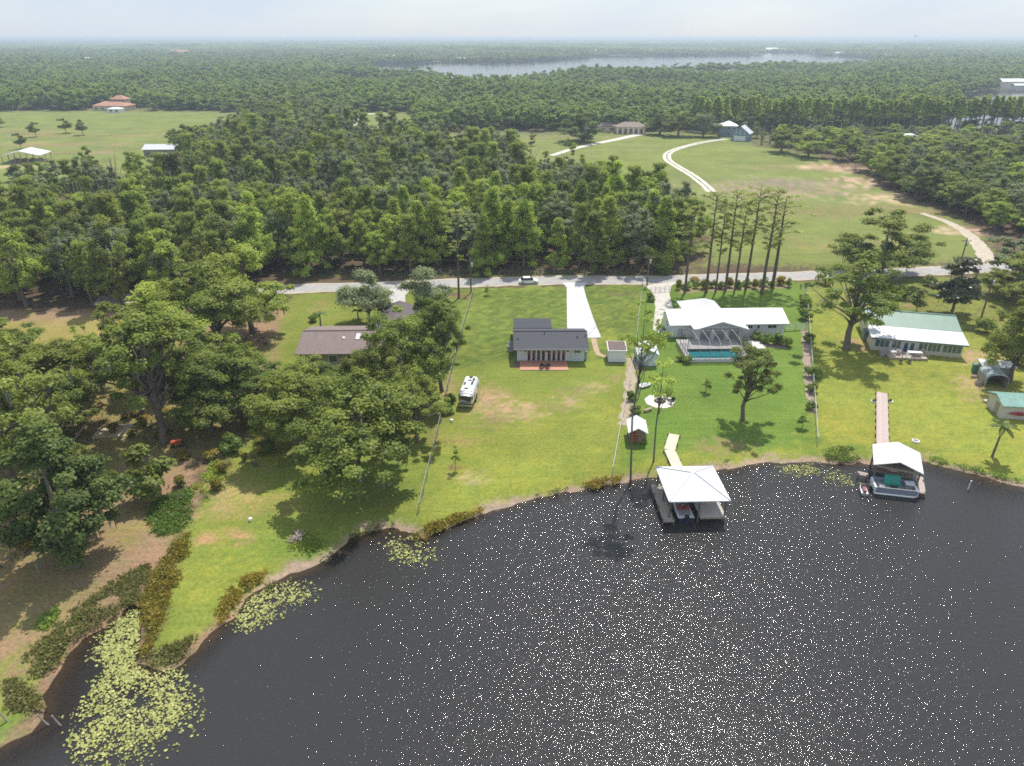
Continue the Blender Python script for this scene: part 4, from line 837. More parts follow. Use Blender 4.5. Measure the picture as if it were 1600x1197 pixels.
for i, (x, y, lab) in enumerate(((-.35, 117.5, 'rear of two air conditioner units at the left wall of the charcoal-roofed house'), (-.35, 115.9, 'front of two air conditioner units at the left wall of the charcoal-roofed house'))):
    ac = thing('air_conditioner', lab, 'air conditioner', (x, y, 0)); MB().box(-.42, .42, -.42, .42, .1, .95).build('housing', M_GREYFR, ac); MB().cyl((0, 0), .34, .95, 1.0, 14).build('fan_grille', M_BLACK, ac); MB().box(-.5, .5, -.5, .5, 0, .1).build('pad', M_CONC, ac)

# garden shed
s = thing('garden_shed', 'small shed with flat brown roof right of the charcoal-roofed house', 'shed', (17.9, 110.6, 0), R(-2))
MB().gwalls(-1.45, 1.45, 0, 3.0, 2.15, 2.45, yr=2.9).build('wall', M_STUCCO, s)
MB().add([(-1.62, -.2, 2.22), (1.62, -.2, 2.22), (1.62, 3.2, 2.58), (-1.62, 3.2, 2.58), (-1.62, -.2, 2.34), (1.62, -.2, 2.34), (1.62, 3.2, 2.70), (-1.62, 3.2, 2.70)], [(3, 2, 1, 0), (4, 5, 6, 7), (0, 1, 5, 4), (1, 2, 6, 5), (2, 3, 7, 6), (3, 0, 4, 7)]).build('roof', M_WHITE, s)
MB().add([(-1.5, -.08, 2.355), (1.5, -.08, 2.355), (1.5, 3.08, 2.69), (-1.5, 3.08, 2.69), (-1.5, -.08, 2.39), (1.5, -.08, 2.39), (1.5, 3.08, 2.72), (-1.5, 3.08, 2.72)], [(3, 2, 1, 0), (4, 5, 6, 7), (0, 1, 5, 4), (1, 2, 6, 5), (2, 3, 7, 6), (3, 0, 4, 7)]).build('roof_felt', mat('brown_felt', (.16, .115, .105), .95, var=.15), s)
MB().box(-1.47, 1.47, -.02, 3.02, -.02, .12).build('skirting', M_BLACK, s)

# brown-roofed house under the oaks
h = thing('house', 'long house with brown shingle roof half hidden by oaks', 'house', (-26.2, 114.6, 0), R(1.5))
MB().gwalls(-9.3, 9.6, -5.6, 5.6, 2.5, 3.95).build('wall', mat('tan_brick', (.36, .26, .2), .9, var=.12, vscale=3), h)
rf = MB().roof(-10.0, 10.2, -6.4, 6.4, 2.55, 4.2, th=.18).build('roof', M_BROWN, h)
MB().bar((-9.9, 0, 4.4), (10.1, 0, 4.4), .35, .07).build('ridge_cap', M_BROWN2, rf)
for x, y, w, l_ in ((-.15, -1.9, .75, 1.5), (-2.6, -2.2, .35, .45)):
    z0, z1 = 2.75 + (y - l_ / 2 + 6.4) / 6.4 * 1.65, 2.75 + (y + l_ / 2 + 6.4) / 6.4 * 1.65
    MB().add([(x - w / 2, y - l_ / 2, z0 - .02), (x + w / 2, y - l_ / 2, z0 - .02), (x + w / 2, y + l_ / 2, z1 - .02), (x - w / 2, y + l_ / 2, z1 - .02), (x - w / 2, y - l_ / 2, z0 + .14), (x + w / 2, y - l_ / 2, z0 + .14), (x + w / 2, y + l_ / 2, z1 + .14), (x - w / 2, y + l_ / 2, z1 + .14)], [(4, 5, 6, 7), (0, 1, 5, 4), (1, 2, 6, 5), (2, 3, 7, 6), (3, 0, 4, 7)]).build('skylight', mat('skylight_dome', (.8, .82, .85), .2), rf)
MB().gwalls(1.4, 8.4, 5.7, 15.2, 2.5, 3.8, axis='y').build('garage_wall', mat('tan_brick', (0, 0, 0)), h)
MB().roof(.8, 9.0, 1.5, 15.8, 2.56, 4.05, axis='y', th=.18).build('garage_roof', M_BROWN2, h)
for x in (-7, -4, -1, 3, 6): window(h, x, -5.6, .9, 1.4, 1.2)
MB().box(2.6, 7.2, 15.21, 15.27, .05, 2.2).build('garage_door', M_WHITE, h)

# white-roofed house with the screened pool
h = thing('house', 'white metal-roofed house with crossing gables and a screened swimming pool', 'house', (39.9, 125.9, 0), R(2.2))
MB().gwalls(-10.6, 10.5, -3.4, 3.4, 2.5, 3.75).build('wall', M_STUCCO, h)
MB().roof(-11.2, 11.0, -4.3, 4.3, 2.6, 4.1, th=.13).build('roof', M_METALW, h)
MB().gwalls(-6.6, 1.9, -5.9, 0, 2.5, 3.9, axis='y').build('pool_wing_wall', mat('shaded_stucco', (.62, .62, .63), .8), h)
MB().roof(-7.4, 2.6, -6.9, .5, 2.62, 4.14, axis='y', th=.14).build('pool_wing_roof', M_METALW, h)
MB().box(-6.2, .2, 3.42, 8.0, 0, 2.5).build('entry_wing_wall', M_STUCCO, h)
MB().hip(-6.8, .8, .8, 8.6, 2.62, -3.0, -2.6, 3.9, 4.95, th=.13).build('entry_wing_roof', M_METALW, h)
for x, w in ((4.1, .8), (5.6, .42), (8.2, 1.6)): window(h, x, -3.4, 1.55, w, .6, frame=M_WHITE, bars=1 if w > .7 else 0)
window(h, -10.6, 0, 1.0, 1.2, 1.1, facing='-x'); window(h, 10.5, -.5, 1.0, 1.2, 1.1, facing='+x')
MB().box(3.0, 5.1, -9.45, -5.93, -.1, .1).build('side_strip', M_CONC, h)
for x in (-5.0, -2.4, .2): d = MB().box(x - .95, x + .95, -5.98, -5.902, .12, 2.15).build('sliding_door', M_GREYFR, h); MB().box(x - .85, x + .85, -6.0, -5.982, .2, 2.08).build('pane', M_GLASS, d)
MB().cyl((-6.4, -1.8), .1, 3.3, 3.95, 8).build('vent_pipe', M_BLACK, h)
# pool deck, pool and screen cage
pd = thing('swimming_pool', 'turquoise rectangular swimming pool set in a pale deck under the screen cage', 'swimming pool', (35.4, 111.2, 0), R(1.0))
dk = MB()
X0, X1, Y0, Y1 = -5.3, 5.6, -.4, 8.9; a0, a1, b0, b1 = -4.5, 4.2, .3, 4.3
for q_ in ((X0, X1, Y0, b0), (X0, X1, b1, Y1), (X0, a0, b0, b1), (a1, X1, b0, b1)): dk.box(*q_, -.3, .40)
dk.build('deck', mat('pool_deck', (.60, .56, .54), .85, var=.08), pd)
cp = MB()
for q_ in ((a0 - .3, a1 + .3, b0 - .3, b0), (a0 - .3, a1 + .3, b1, b1 + .3), (a0 - .3, a0, b0, b1), (a1, a1 + .3, b0, b1)): cp.box(*q_, .404, .45)
cp.build('coping', mat('pool_coping', (.7, .68, .66), .8), pd)
MB().add([(a0, b0, .03), (a1, b0, .06), (a1, b1, .06), (a0, b1, .03), (a0, b0, .39), (a1, b0, .39), (a1, b1, .39), (a0, b1, .39)], [(0, 1, 2, 3), (0, 4, 5, 1), (1, 5, 6, 2), (2, 6, 7, 3), (3, 7, 4, 0)]).build('basin', mat('pool_plaster', (.05, .33, .38), .6), pd)
for i in range(3): MB().box(a1 - .35 - .35 * i, a1 - .35 * i, b0 + .01, b1 - .01, -.02, .30 - .06 * i).build('step', mat('pool_step', (.25, .55, .6), .6), pd)
pm = bpy.data.materials.new('pool_water'); pm.use_nodes = True; t = pm.node_tree; t.nodes.clear()
fz = N(t, 'ShaderNodeFresnel'); fz.inputs['IOR'].default_value = 1.33; tb = N(t, 'ShaderNodeBsdfTransparent'); tb.inputs['Color'].default_value = (.55, .9, .92, 1); gb = N(t, 'ShaderNodeBsdfGlossy'); gb.inputs['Roughness'].default_value = .04; ms = N(t, 'ShaderNodeMixShader'); om = N(t, 'ShaderNodeOutputMaterial')
t.links.new(fz.outputs['Fac'], ms.inputs['Fac']); t.links.new(tb.outputs['BSDF'], ms.inputs[1]); t.links.new(gb.outputs['BSDF'], ms.inputs[2]); t.links.new(ms.outputs['Shader'], om.inputs['Surface'])
MB().add([(a0, b0, .33), (a1, b0, .33), (a1, b1, .33), (a0, b1, .33)], [(0, 1, 2, 3)]).build('water_surface', pm, pd)
scr = bpy.data.materials.new('insect_screen'); scr.use_nodes = True; t = scr.node_tree; t.nodes.clear()
tb = N(t, 'ShaderNodeBsdfTransparent'); dfz = N(t, 'ShaderNodeBsdfDiffuse'); dfz.inputs['Color'].default_value = (.10, .10, .11, 1); ms = N(t, 'ShaderNodeMixShader'); ms.inputs['Fac'].default_value = .30; om = N(t, 'ShaderNodeOutputMaterial')
t.links.new(tb.outputs['BSDF'], ms.inputs[1]); t.links.new(dfz.outputs['BSDF'], ms.inputs[2]); t.links.new(ms.outputs['Shader'], om.inputs['Surface'])
sg = thing('screen_cage', 'dark-framed insect screen cage over the swimming pool', 'screen cage', (35.4, 111.2, 0), R(1.0))
xs = [X0 + .1 + (X1 - X0 - .2) * i / 6 for i in range(7)]; yf, yb = Y0 + .1, 8.2
PRO = [(yf, .42), (yf, 2.45), (yf + 1.5, 3.45), (yb - 2.2, 3.45), (yb, 2.72)]
for i, x in enumerate(xs):
    fm_ = MB()
    for k in range(4): fm_.bar((x, PRO[k][0], PRO[k][1]), (x, PRO[k + 1][0], PRO[k + 1][1]), .065)
    fm_.build('rib', M_BRONZE if i in (0, 6) else M_GREYFR, sg)
for k, (y, z) in enumerate(PRO):
    MB().bar((xs[0], y, z), (xs[-1], y, z), .07).build('beam', M_BRONZE, sg)
MB().bar((xs[0], yf, 1.0), (xs[-1], yf, 1.0), .06).build('beam', M_BRONZE, sg)
for i in range(6):
    for k in range(4):
        (ya, za), (yb_, zb) = PRO[k], PRO[k + 1]; e = .05
        MB().add([(xs[i] + e, ya, za), (xs[i + 1] - e, ya, za), (xs[i + 1] - e, yb_, zb), (xs[i] + e, yb_, zb)], [(0, 1, 2, 3)]).build('screen_panel', scr, sg)
for x in (xs[0], xs[-1]):
    ys_ = [yf, yf + 1.5, yf + 3.0, yf + 4.5, yb - 2.2, yb]; zt = [2.45, 3.45, 3.45, 3.45, 3.45, 2.72]
    for k in range(6):
        if 0 < k: MB().bar((x, ys_[k], .42), (x, ys_[k], zt[k]), .065).build('upright', M_BRONZE, sg)
    MB().bar((x, yf, 1.1), (x, yb, 1.1), .06).build('beam', M_BRONZE, sg)
    for k in range(5): MB().add([(x, ys_[k], .42), (x, ys_[k + 1], .42), (x, ys_[k + 1], zt[k + 1]), (x, ys_[k], zt[k])], [(0, 1, 2, 3)]).build('screen_panel', scr, sg)
for px, py, lab in ((1034, 522, 'left of two grey air conditioner units beside the screened pool'), (1039, 526, 'right of two grey air conditioner units beside the screened pool')):
    ac = thing('air_conditioner', lab, 'air conditioner', at(px, py), R(8)); MB().box(-.4, .4, -.4, .4, .1, .95).build('housing', M_TRIM, ac); MB().cyl((0, 0), .33, .95, 1.0, 14).build('fan_grille', M_BLACK, ac)

# white gabled shed beside the pool lot
s = thing('garden_shed', 'white gabled metal shed on the fence line left of the screened pool', 'shed', (22.95, 111.2, 0), R(-3))
MB().gwalls(-1.6, 1.6, -2.1, 2.1, 2.1, 2.95, axis='y').build('wall', mat('pale_blue_siding', (.60, .66, .68), .7, var=.05), s)
MB().roof(-1.85, 1.85, -2.35, 2.35, 2.12, 3.1, axis='y', th=.1).build('roof', M_METALW, s)
d = MB().box(-.75, .75, -2.16, -2.102, .1, 1.95).build('door', mat('pale_door', (.66, .70, .72), .6), s); MB().box(.55, .62, -2.2, -2.162, .95, 1.1).build('handle', M_BLACK, d)
MB().box(-1.65, 1.65, -2.14, 2.14, -.05, .1).build('skirting', M_BLACK, s)

# chicken coop
s = thing('chicken_coop', 'small wooden coop with white gabled roof and red nest boxes by the fence', 'coop', (17.15, 84.2, 0), R(-4))
MB().gwalls(-1.05, 1.05, -.2, 2.6, 1.75, 2.3, axis='y').build('wall', mat('coop_wood', (.30, .20, .13), .9, var=.2), s)
MB().roof(-1.35, 1.35, -.9, 2.9, 1.78, 2.55, axis='y', th=.08).build('roof', M_METALW, s)
for i in range(3): MB().box(-.95, -.15, -.5, -.202, .35 + .45 * i, .68 + .45 * i).build('nest_box', mat('red_paint', (.38, .07, .04), .6), s)
for i in range(3): MB().box(.05, .98, -.42, -.202, .42 + .45 * i, .50 + .45 * i).build('perch_board', M_WOOD, s)
for x in (-1.1, 1.1): MB().box(x - .05, x + .05, -.85, -.75, 0, 1.75).build('post', M_POST, s)

# green-roofed house
h = thing('house', 'cream house with a white front roof and green metal main roof', 'house', (71.3, 116.2, 0), R(-14.4))
# local: x along the front, y away from the lake; front eave at y=-2.4
MB().gwalls(-7.2, 7.2, -1.8, 10.6, 2.45, 4.1, yr=6.8).build('wall', M_CREAM, h)
def slabroof(pts, th): return MB().add([*pts, *[(a, b, c + th) for a, b, c in pts]], [(3, 2, 1, 0), (4, 5, 6, 7), (0, 1, 5, 4), (1, 2, 6, 5), (2, 3, 7, 6), (3, 0, 4, 7)])
slabroof([(-7.75, -2.5, 2.5), (7.75, -2.5, 2.5), (7.75, 2.1, 3.22), (-7.75, 2.1, 3.22)], .13).build('porch_roof', M_METALW, h)
rf = slabroof([(-7.7, 2.0, 3.24), (7.7, 2.0, 3.24), (7.7, 7.0, 4.5), (-7.7, 7.0, 4.5)], .13).build('roof', M_GREENROOF, h)
slabroof([(-7.7, 7.01, 4.5), (7.7, 7.01, 4.5), (7.7, 11.3, 3.2), (-7.7, 11.3, 3.2)], .13).build('rear_roof', M_GREENROOF, h)
MB().bar((-7.7, 7.0, 4.66), (7.7, 7.0, 4.66), .4, .08).build('ridge_cap', M_GREENROOF, rf)
MB().box(-7.7, 7.7, -2.62, -2.505, 2.42, 2.62).build('gutter', mat('green_trim', (.10, .17, .14), .5), h)
GW = mat('porch_glass', (.10, .15, .14), .15, spec=.8)
for x, w, b in ((-5.6, 2.3, 2), (-3.3, 1.4, 1), (.95, 1.3, 1), (2.75, 2.0, 2), (5.55, 2.9, 3)): window(h, x, -1.8, .75, w, 1.35, frame=M_WHITE, glass=GW, bars=b)
for x in (-1.75, -.75):
    d = MB().box(x - .45, x + .45, -1.87, -1.802, .08, 2.15).build('door', M_WHITE, h); MB().box(x - .33, x + .33, -1.89, -1.872, .3, 2.0).build('pane', mat('door_glass', (.05, .10, .17), .1), d)
window(h, 7.2, 1, .9, 1.0, 1.1, facing='+x'); window(h, -7.2, 2, .9, 1.0, 1.1, facing='-x')
bx_ = thing('water_tank', 'grey-green square tank at the left end of the green-roofed house', 'tank', at(1354, 530), R(-14)); MB().box(-.8, .8, -.9, .9, 0, 1.7).build('shell', mat('tank_grey', (.16, .22, .22), .6), bx_); MB().box(-.85, .85, -.95, .95, 1.7, 1.8).build('lid', mat('tank_lid', (.2, .27, .28), .6), bx_)
# its timber deck with furniture
dk = thing('timber_deck', 'weathered pinkish timber deck in front of the green-roofed house', 'deck', at(1414, 558), R(-6))
for i in range(16): MB().box(-3.2, 3.2, -1.3 + i * .165, -1.3 + i * .165 + .15, .36, .40).build('plank', M_PINKWOOD, dk)
MB().box(-3.2, 3.2, -1.3, 1.3, 0, .355).build('skirting', M_WOOD, dk)
for x in (-3.15, -1.05, 1.05, 3.15): MB().box(x - .05, x + .05, -1.36, -1.26, 0, 1.1).build('post', M_WOOD, dk)
for z in (.75, 1.08): MB().box(-3.2, -1.0, -1.34, -1.28, z, z + .07).build('rail', M_WOOD, dk)
MB().box(1.1, 3.2, -1.34, -1.28, 1.05, 1.12).build('rail', M_WOOD, dk)
def table(p, rz, l_, w_, m, label, z0=0.0, name='table'):
    t_ = thing(name, label, 'table', p, rz); MB().box(-l_ / 2, l_ / 2, -w_ / 2, w_ / 2, .70, .75).build('tabletop', m, t_)
    for sx_ in (-1, 1):
        for sy_ in (-1, 1): MB().box(sx_ * (l_ / 2 - .1) - .04, sx_ * (l_ / 2 - .1) + .04, sy_ * (w_ / 2 - .1) - .04, sy_ * (w_ / 2 - .1) + .04, 0, .70).build('leg', m, t_)
    return t_
p0 = at(1428, 556, .4); table(p0, R(-6), 2.3, .9, M_WHITE, 'long white table on the pinkish timber deck')
p0 = at(1394, 555, .4); table(p0, R(4), .9, .9, M_WHITE, 'small white square table on the left of the timber deck')
for px, py, rz, lab in ((1403, 553, 150, 'pale chair left of the small white table gap on the timber deck'), (1419, 561, 10, 'pale chair at the left end of the long white deck table'), (1437, 551, 200, 'pale chair behind the right end of the long white deck table')):
    lawn_chair(at(px, py, .4), R(rz), lab, mat('pale_plastic', (.7, .66, .62), .5))
gr = thing('grill', 'grey covered barbecue grill on the grass left of the timber deck', 'grill', at(1378, 556), R(-10)); MB().box(-.5, .5, -.3, .3, .75, 1.15).build('lid', M_TRIM, gr); MB().box(-.45, .45, -.28, .28, .05, .75).build('cart', M_GREYFR, gr)
for px, lab in ((1407, 'left potted plant at the front edge of the timber deck'), (1421, 'right potted plant at the front edge of the timber deck')):
    pp = thing('potted_plant', lab, 'potted plant', at(px, 567.5)); MB().cyl((0, 0), .2, 0, .38, 12, .27).build('pot', M_GREYFR, pp)
    bsh = link(bpy.data.objects.new('foliage', ARCH['bush0']['crown']), pp); bsh.location = (0, 0, .3); bsh.scale = (.42, .42, .42)

# sheds at the right edge
s = thing('garden_shed', 'shed with sea-green roof and a red kayak on its wall at the right edge', 'shed', at(1563, 655), R(-7))
MB().gwalls(0, 5.4, .25, 4.3, 2.1, 2.75, yr=2.3).build('wall', mat('grey_cream_siding', (.56, .53, .47), .8, var=.06), s)
MB().roof(-.3, 5.7, -.15, 4.7, 2.1, 2.9, th=.1, yr=2.3).build('roof', mat('sea_green_roof', (.16, .31, .26), .55, var=.25, vscale=1.4), s)
MB().box(-.05, -.002, 1.2, 2.2, .05, 1.9).build('door', M_WOOD, s)
k_ = thing('kayak', 'red kayak hung on the wall of the sea-green-roofed shed', 'kayak', at(1563, 655), R(-7))
kb = MB(); prof = [(.75, .02), (1.2, .13), (1.8, .24), (2.35, .29), (2.9, .24), (3.5, .13), (3.95, .02)]
kb.tube([(x, .05, .98) for x, r in prof], [r for x, r in prof], 10); ko = kb.build('hull', mat('kayak_red', (.42, .02, .04), .35), k_, True); ko.scale = (1, .62, 1)
MB().box(2.0, 2.7, -.16, -.135, .86, 1.08).build('cockpit', mat('dark_red', (.12, .01, .015), .5), k_)
s = thing('canopy_shed', 'grey arched canopy shed between the right-hand sheds', 'shed', at(1556, 606), R(-12))
ar = MB(); nseg = 9
for i in range(nseg):
    a_, b_ = math.pi * i / nseg, math.pi * (i + 1) / nseg
    for rr, o_ in ((1.0, 0), ):
        ar.add([(-1.6 * math.cos(a_), 0, 1.5 + .75 * math.sin(a_)), (-1.6 * math.cos(b_), 0, 1.5 + .75 * math.sin(b_)), (-1.6 * math.cos(b_), 3.6, 1.5 + .75 * math.sin(b_)), (-1.6 * math.cos(a_), 3.6, 1.5 + .75 * math.sin(a_)),
                (-1.52 * math.cos(a_), 0, 1.48 + .68 * math.sin(a_)), (-1.52 * math.cos(b_), 0, 1.48 + .68 * math.sin(b_)), (-1.52 * math.cos(b_), 3.6, 1.48 + .68 * math.sin(b_)), (-1.52 * math.cos(a_), 3.6, 1.48 + .68 * math.sin(a_))],
               [(0, 1, 2, 3), (7, 6, 5, 4), (0, 4, 5, 1), (3, 2, 6, 7)])
ar.build('canopy', mat('grey_canvas', (.36, .41, .41), .55, var=.2, vscale=1.2), s)
for x in (-1.57, 1.57): MB().box(x - .03, x + .03, .02, 3.58, 0, 1.47).build('side_wall', mat('side_grey', (.33, .32, .28), .8, var=.1), s)
MB().box(-1.5, 1.5, 3.5, 3.56, 0, 1.5).build('rear_wall', mat('side_grey', (0, 0, 0)), s)
s = thing('lean_to_shed', 'low shed with white roof behind the grey arched canopy', 'shed', at(1535, 590), R(-10))
slabroof([(-.6, 0, 2.0), (4.6, -.3, 2.0), (4.8, 1.9, 2.3), (-.5, 2.2, 2.3)], .1).build('roof', M_METALW, s); MB().box(-.3, 4.3, .2, 1.9, 0, 1.95).build('wall', mat('side_grey', (0, 0, 0)), s)
s = thing('storage_box', 'dark green upright storage box left of the white low shed', 'storage box', at(1524, 582), R(-20)); MB().box(-.6, .6, -.5, .5, 0, 1.45).build('body', M_GREENBOX, s); MB().box(-.65, .65, -.55, .55, 1.45, 1.55).build('lid', M_GREENBOX, s)
for i, (px, py, w, hh, c, lab) in enumerate(((1521, 590, .7, .4, (.5, .35, .3), 'pinkish crate beside the green storage box'), (1528, 600, .8, .5, (.5, .42, .33), 'tan crate in front of the grey arched canopy'), (1548, 632, 1.0, .8, (.38, .25, .15), 'brown timber stack against the sea-green-roofed shed'), (1540, 628, .8, .35, (.62, .52, .42), 'pale board pile before the sea-green-roofed shed'), (1551, 640, .7, .3, (.75, .72, .68), 'white crate lowest beside the sea-green-roofed shed'))):
    c_ = thing('storage_crate', lab, 'crate', at(px, py), R(20 * i - 30)); m_ = mat(f'crate_paint_{i}', c, .8, var=.15)
    MB().box(-w / 2, w / 2, -w / 3, w / 3, 0, .06).build('base', m_, c_)
    for k in range(3): MB().box(-w / 2, w / 2, -w / 3 - .03, -w / 3, .06 + k * hh / 3, .06 + (k + .8) * hh / 3).build('slat', m_, c_); MB().box(-w / 2, w / 2, w / 3, w / 3 + .03, .06 + k * hh / 3, .06 + (k + .8) * hh / 3).build('slat', m_, c_)
    for sx_ in (-1, 1): MB().box(sx_ * w / 2 - .03, sx_ * w / 2 + .03, -w / 3, w / 3, .06, hh).build('end_board', m_, c_)
    MB().box(-w / 2 + .04, w / 2 - .04, -w / 3 + .01, w / 3 - .01, .07, hh * .85).build('contents', m_, c_)

# ------------------------------------------------------------------ boathouses, docks, boats
def dock_run(name, label, pts, width, z, m, plank=True, posts=True):
    """boardwalk along a polyline: planks laid across two stringers on posts"""
    d = thing(name, label, 'dock', (pts[0][0], pts[0][1], 0)); o0 = Vector((pts[0][0], pts[0][1], 0)); st = MB()
    P = [Vector((p[0], p[1], 0)) - o0 for p in pts]; pr = None; first = None
    for i in range(len(P) - 1):
        a, b = P[i], P[i + 1]; u = (b - a).normalized(); nn = Vector((-u.y, u.x, 0)); L_ = (b - a).length; ang = math.atan2(u.y, u.x)
        for s_ in (-1, 1): st.bar(a + nn * s_ * width * .36 + Vector((0, 0, z - .12)), b + nn * s_ * width * .36 + Vector((0, 0, z - .12)), .09, .14)
        k = int(L_ / .30)
        for j in range(k):
            c = a + u * ((j + .5) * L_ / k)
            if first is None: first = MB().box(-.135, .135, -width / 2, width / 2, -.02, .02).build('plank', m, d); first.location = (c.x, c.y, z); first.rotation_euler = (0, 0, ang)
            else: share(first, 'plank', d, (c.x, c.y, z + random.uniform(-.004, .004)), (0, 0, ang + random.uniform(-.01, .01)))
        if posts:
            for j in range(int(L_ / 2.4) + 1):
                for s_ in (-1, 1):
                    c = a + u * min(j * 2.4 + .2, L_ - .1) + nn * s_ * (width / 2 + .07)
                    if pr is None: pr = MB().cyl((0, 0), .09, -1.6, z + .12, 8).build('post', M_POST, d); pr.location = (c.x, c.y, 0)
                    else: share(pr, 'post', d, (c.x, c.y, 0))
    st.build('stringer', M_POST, d)
    return d
# hip-roofed boathouse
bh = thing('boathouse', 'open boathouse with white pyramid-shaped hip roof over the lake', 'boathouse', (21.2, 70.0, 0), R(1.5))
rf = MB().hip(-3.55, 3.55, -3.6, 3.7, 2.66, -.12, .12, .1, 4.25, th=.12).build('roof', mat('pale_galvanised', (.70, .71, .72), .45, var=.05, vscale=.8), bh)
for sx_, sy_ in ((-1, -1), (1, -1), (1, 1), (-1, 1)): MB().bar((sx_ * 3.5, sy_ * 3.6 + .05, 2.84), (sx_ * .12, .1, 4.30), .16, .05).build('hip_cap', M_GALV, rf)
for x in (-3.2, .15, 3.2):
    for y in (-3.2, 0, 3.3): MB().cyl((x, y), .11, -1.8, 2.68, 8).build('post', M_POST, bh)
for y in (-3.2, 3.3): MB().box(-3.3, 3.3, y - .07, y + .07, 2.45, 2.65).build('beam', M_WOOD, bh)
def deckbox(nm, x0, x1, y0, y1, z, m, par):
    k = max(int((y1 - y0) / .28), 1); f = None
    for j in range(k):
        y = y0 + (j + .5) * (y1 - y0) / k
        if f is None: f = MB().box(-(x1 - x0) / 2, (x1 - x0) / 2, -.125, .125, -.03, .0).build('plank', m, par); f.location = ((x0 + x1) / 2, y, z)
        else: share(f, 'plank', par, ((x0 + x1) / 2, y, z + random.uniform(-.004, .004)))
    b_ = MB()
    for x in (x0 + .08, x1 - .08): b_.box(x - .05, x + .05, y0, y1, z - .22, z - .035)
    b_.box(x0, x1, y0 - .05, y0 - .01, z - .2, z - .01).build(nm, M_WOOD, par)
deckbox('left_dock_frame', -4.0, -2.75, -3.9, 3.5, .35, M_GREYWOOD, bh)
deckbox('right_dock_frame', .35, 3.4, -3.45, 3.2, .40, mat('pale_platform', (.50, .45, .40), .85, var=.1), bh)
deckbox('rear_dock_frame', -2.7, .3, 1.9, 3.3, .35, M_GREYWOOD, bh)
for x in (-4.0, -2.75):
    for y in (-3.7, -1.2, 1.3, 3.3): MB().cyl((x, y), .1, -1.8, .5, 8).build('pile', M_POST, bh)
dock_run('boardwalk', 'pale bent boardwalk from the lawn to the hip-roofed boathouse', [at(1053.5, 679, .3).xy, at(1046, 703, .3).xy, at(1062, 738, .3).xy], 1.45, .34, M_PALEWOOD)
def hull(par, L_, B_, H_, m, deckm, z=0.0):
    """pointed runabout hull with an inner deck"""
    st = [(0, 1, 1), (.3, 1, 1), (.6, .95, 1.02), (.8, .7, 1.08), (.93, .32, 1.16), (1, .03, 1.22)]; V = []; F = []
    for u, w, hh in st:
        x = (u - .5) * L_; b_ = B_ / 2 * w; h_ = H_ * hh
        V += [(x, -b_, z + h_), (x, -b_ * .8, z + .12), (x, 0, z - .1 + .15 * (u > .8)), (x, b_ * .8, z + .12), (x, b_, z + h_)]
    for i in range(len(st) - 1):
        for j in range(4): F.append((i * 5 + j, i * 5 + j + 1, i * 5 + j + 6, i * 5 + j + 5))
    F.append((0, 1, 2, 3, 4)); MB().add(V, F).build('hull', m, par, False)
    V = []; F = []
    for u, w, hh in st: V += [((u - .5) * L_, -B_ / 2 * w * .97, z + H_ * hh - .08), ((u - .5) * L_, B_ / 2 * w * .97, z + H_ * hh - .08)]
    for i in range(len(st) - 1): F.append((2 * i, 2 * i + 1, 2 * i + 3, 2 * i + 2))
    MB().add(V, F).build('deck', deckm, par)
M_GEL = mat('gelcoat', (.72, .73, .75), .25); M_NAVY = mat('navy_hull', (.03, .04, .09), .25)
b_ = thing('motor_boat', 'white and navy motor boat moored under the hip roof', 'boat', (19.95, 68.9, -.32), R(92))
hull(b_, 5.0, 2.0, .75, M_NAVY, M_GEL)
MB().box(-1.9, -.3, -.7, .7, .69, .76).build('cockpit_floor', M_TRIM, b_)
for y in (-.42, .42): MB().box(-.9, -.35, y - .28, y + .28, .76, 1.1).build('seat', mat('seat_red', (.35, .07, .06), .6), b_)
MB().add([(.1, -.75, .78), (.1, .75, .78), (-.25, .7, 1.25), (-.25, -.7, 1.25)], [(0, 1, 2, 3)]).build('windscreen', M_GLASS, b_)
MB().box(-2.75, -2.4, -.22, .22, .2, 1.15).build('outboard_motor', M_BLACK, b_)
# gable-roofed boathouse
bh = thing('boathouse', 'small boathouse with white gabled metal roof at the end of the long boardwalk', 'boathouse', (48.15, 75.6, 0), R(-23))
MB().roof(-2.75, 2.75, -2.6, 2.7, 2.55, 3.55, axis='y', th=.1).build('roof', M_METALW, bh)
for x in (-2.4, 2.4):
    for y in (-2.3, 2.3): MB().cyl((x, y), .11, -1.8, 2.55, 8).build('post', M_POST, bh)
MB().box(-2.5, 2.5, -2.36, -2.24, 2.3, 2.52).build('beam', M_WOOD, bh)
MB().box(-2.4, 2.4, 2.2, 2.3, .3, 2.4).build('rear_screen', mat('brown_screen', (.16, .11, .09), .9, var=.3), bh)
deckbox('floor_frame', -2.3, 2.3, .2, 2.1, .32, mat('brown_floor', (.22, .15, .12), .9, var=.2), bh)
deckbox('right_dock_frame', 2.55, 3.45, -3.1, .8, .36, M_PINKWOOD, bh)
deckbox('left_dock_frame', -4.1, -2.9, -1.7, -.9, .36, M_PINKWOOD, bh)
for x, y in ((3.4, -2.9), (3.4, -.2), (-4.0, -1.6), (-3.0, -1.6)): MB().cyl((x, y), .1, -1.8, .5, 8).build('pile', M_POST, bh)
dock_run('boardwalk', 'long straight pinkish boardwalk across the lawn to the gabled boathouse', [at(1378, 614, .3).xy, at(1379, 700, .3).xy], 1.55, .34, M_PINKWOOD)
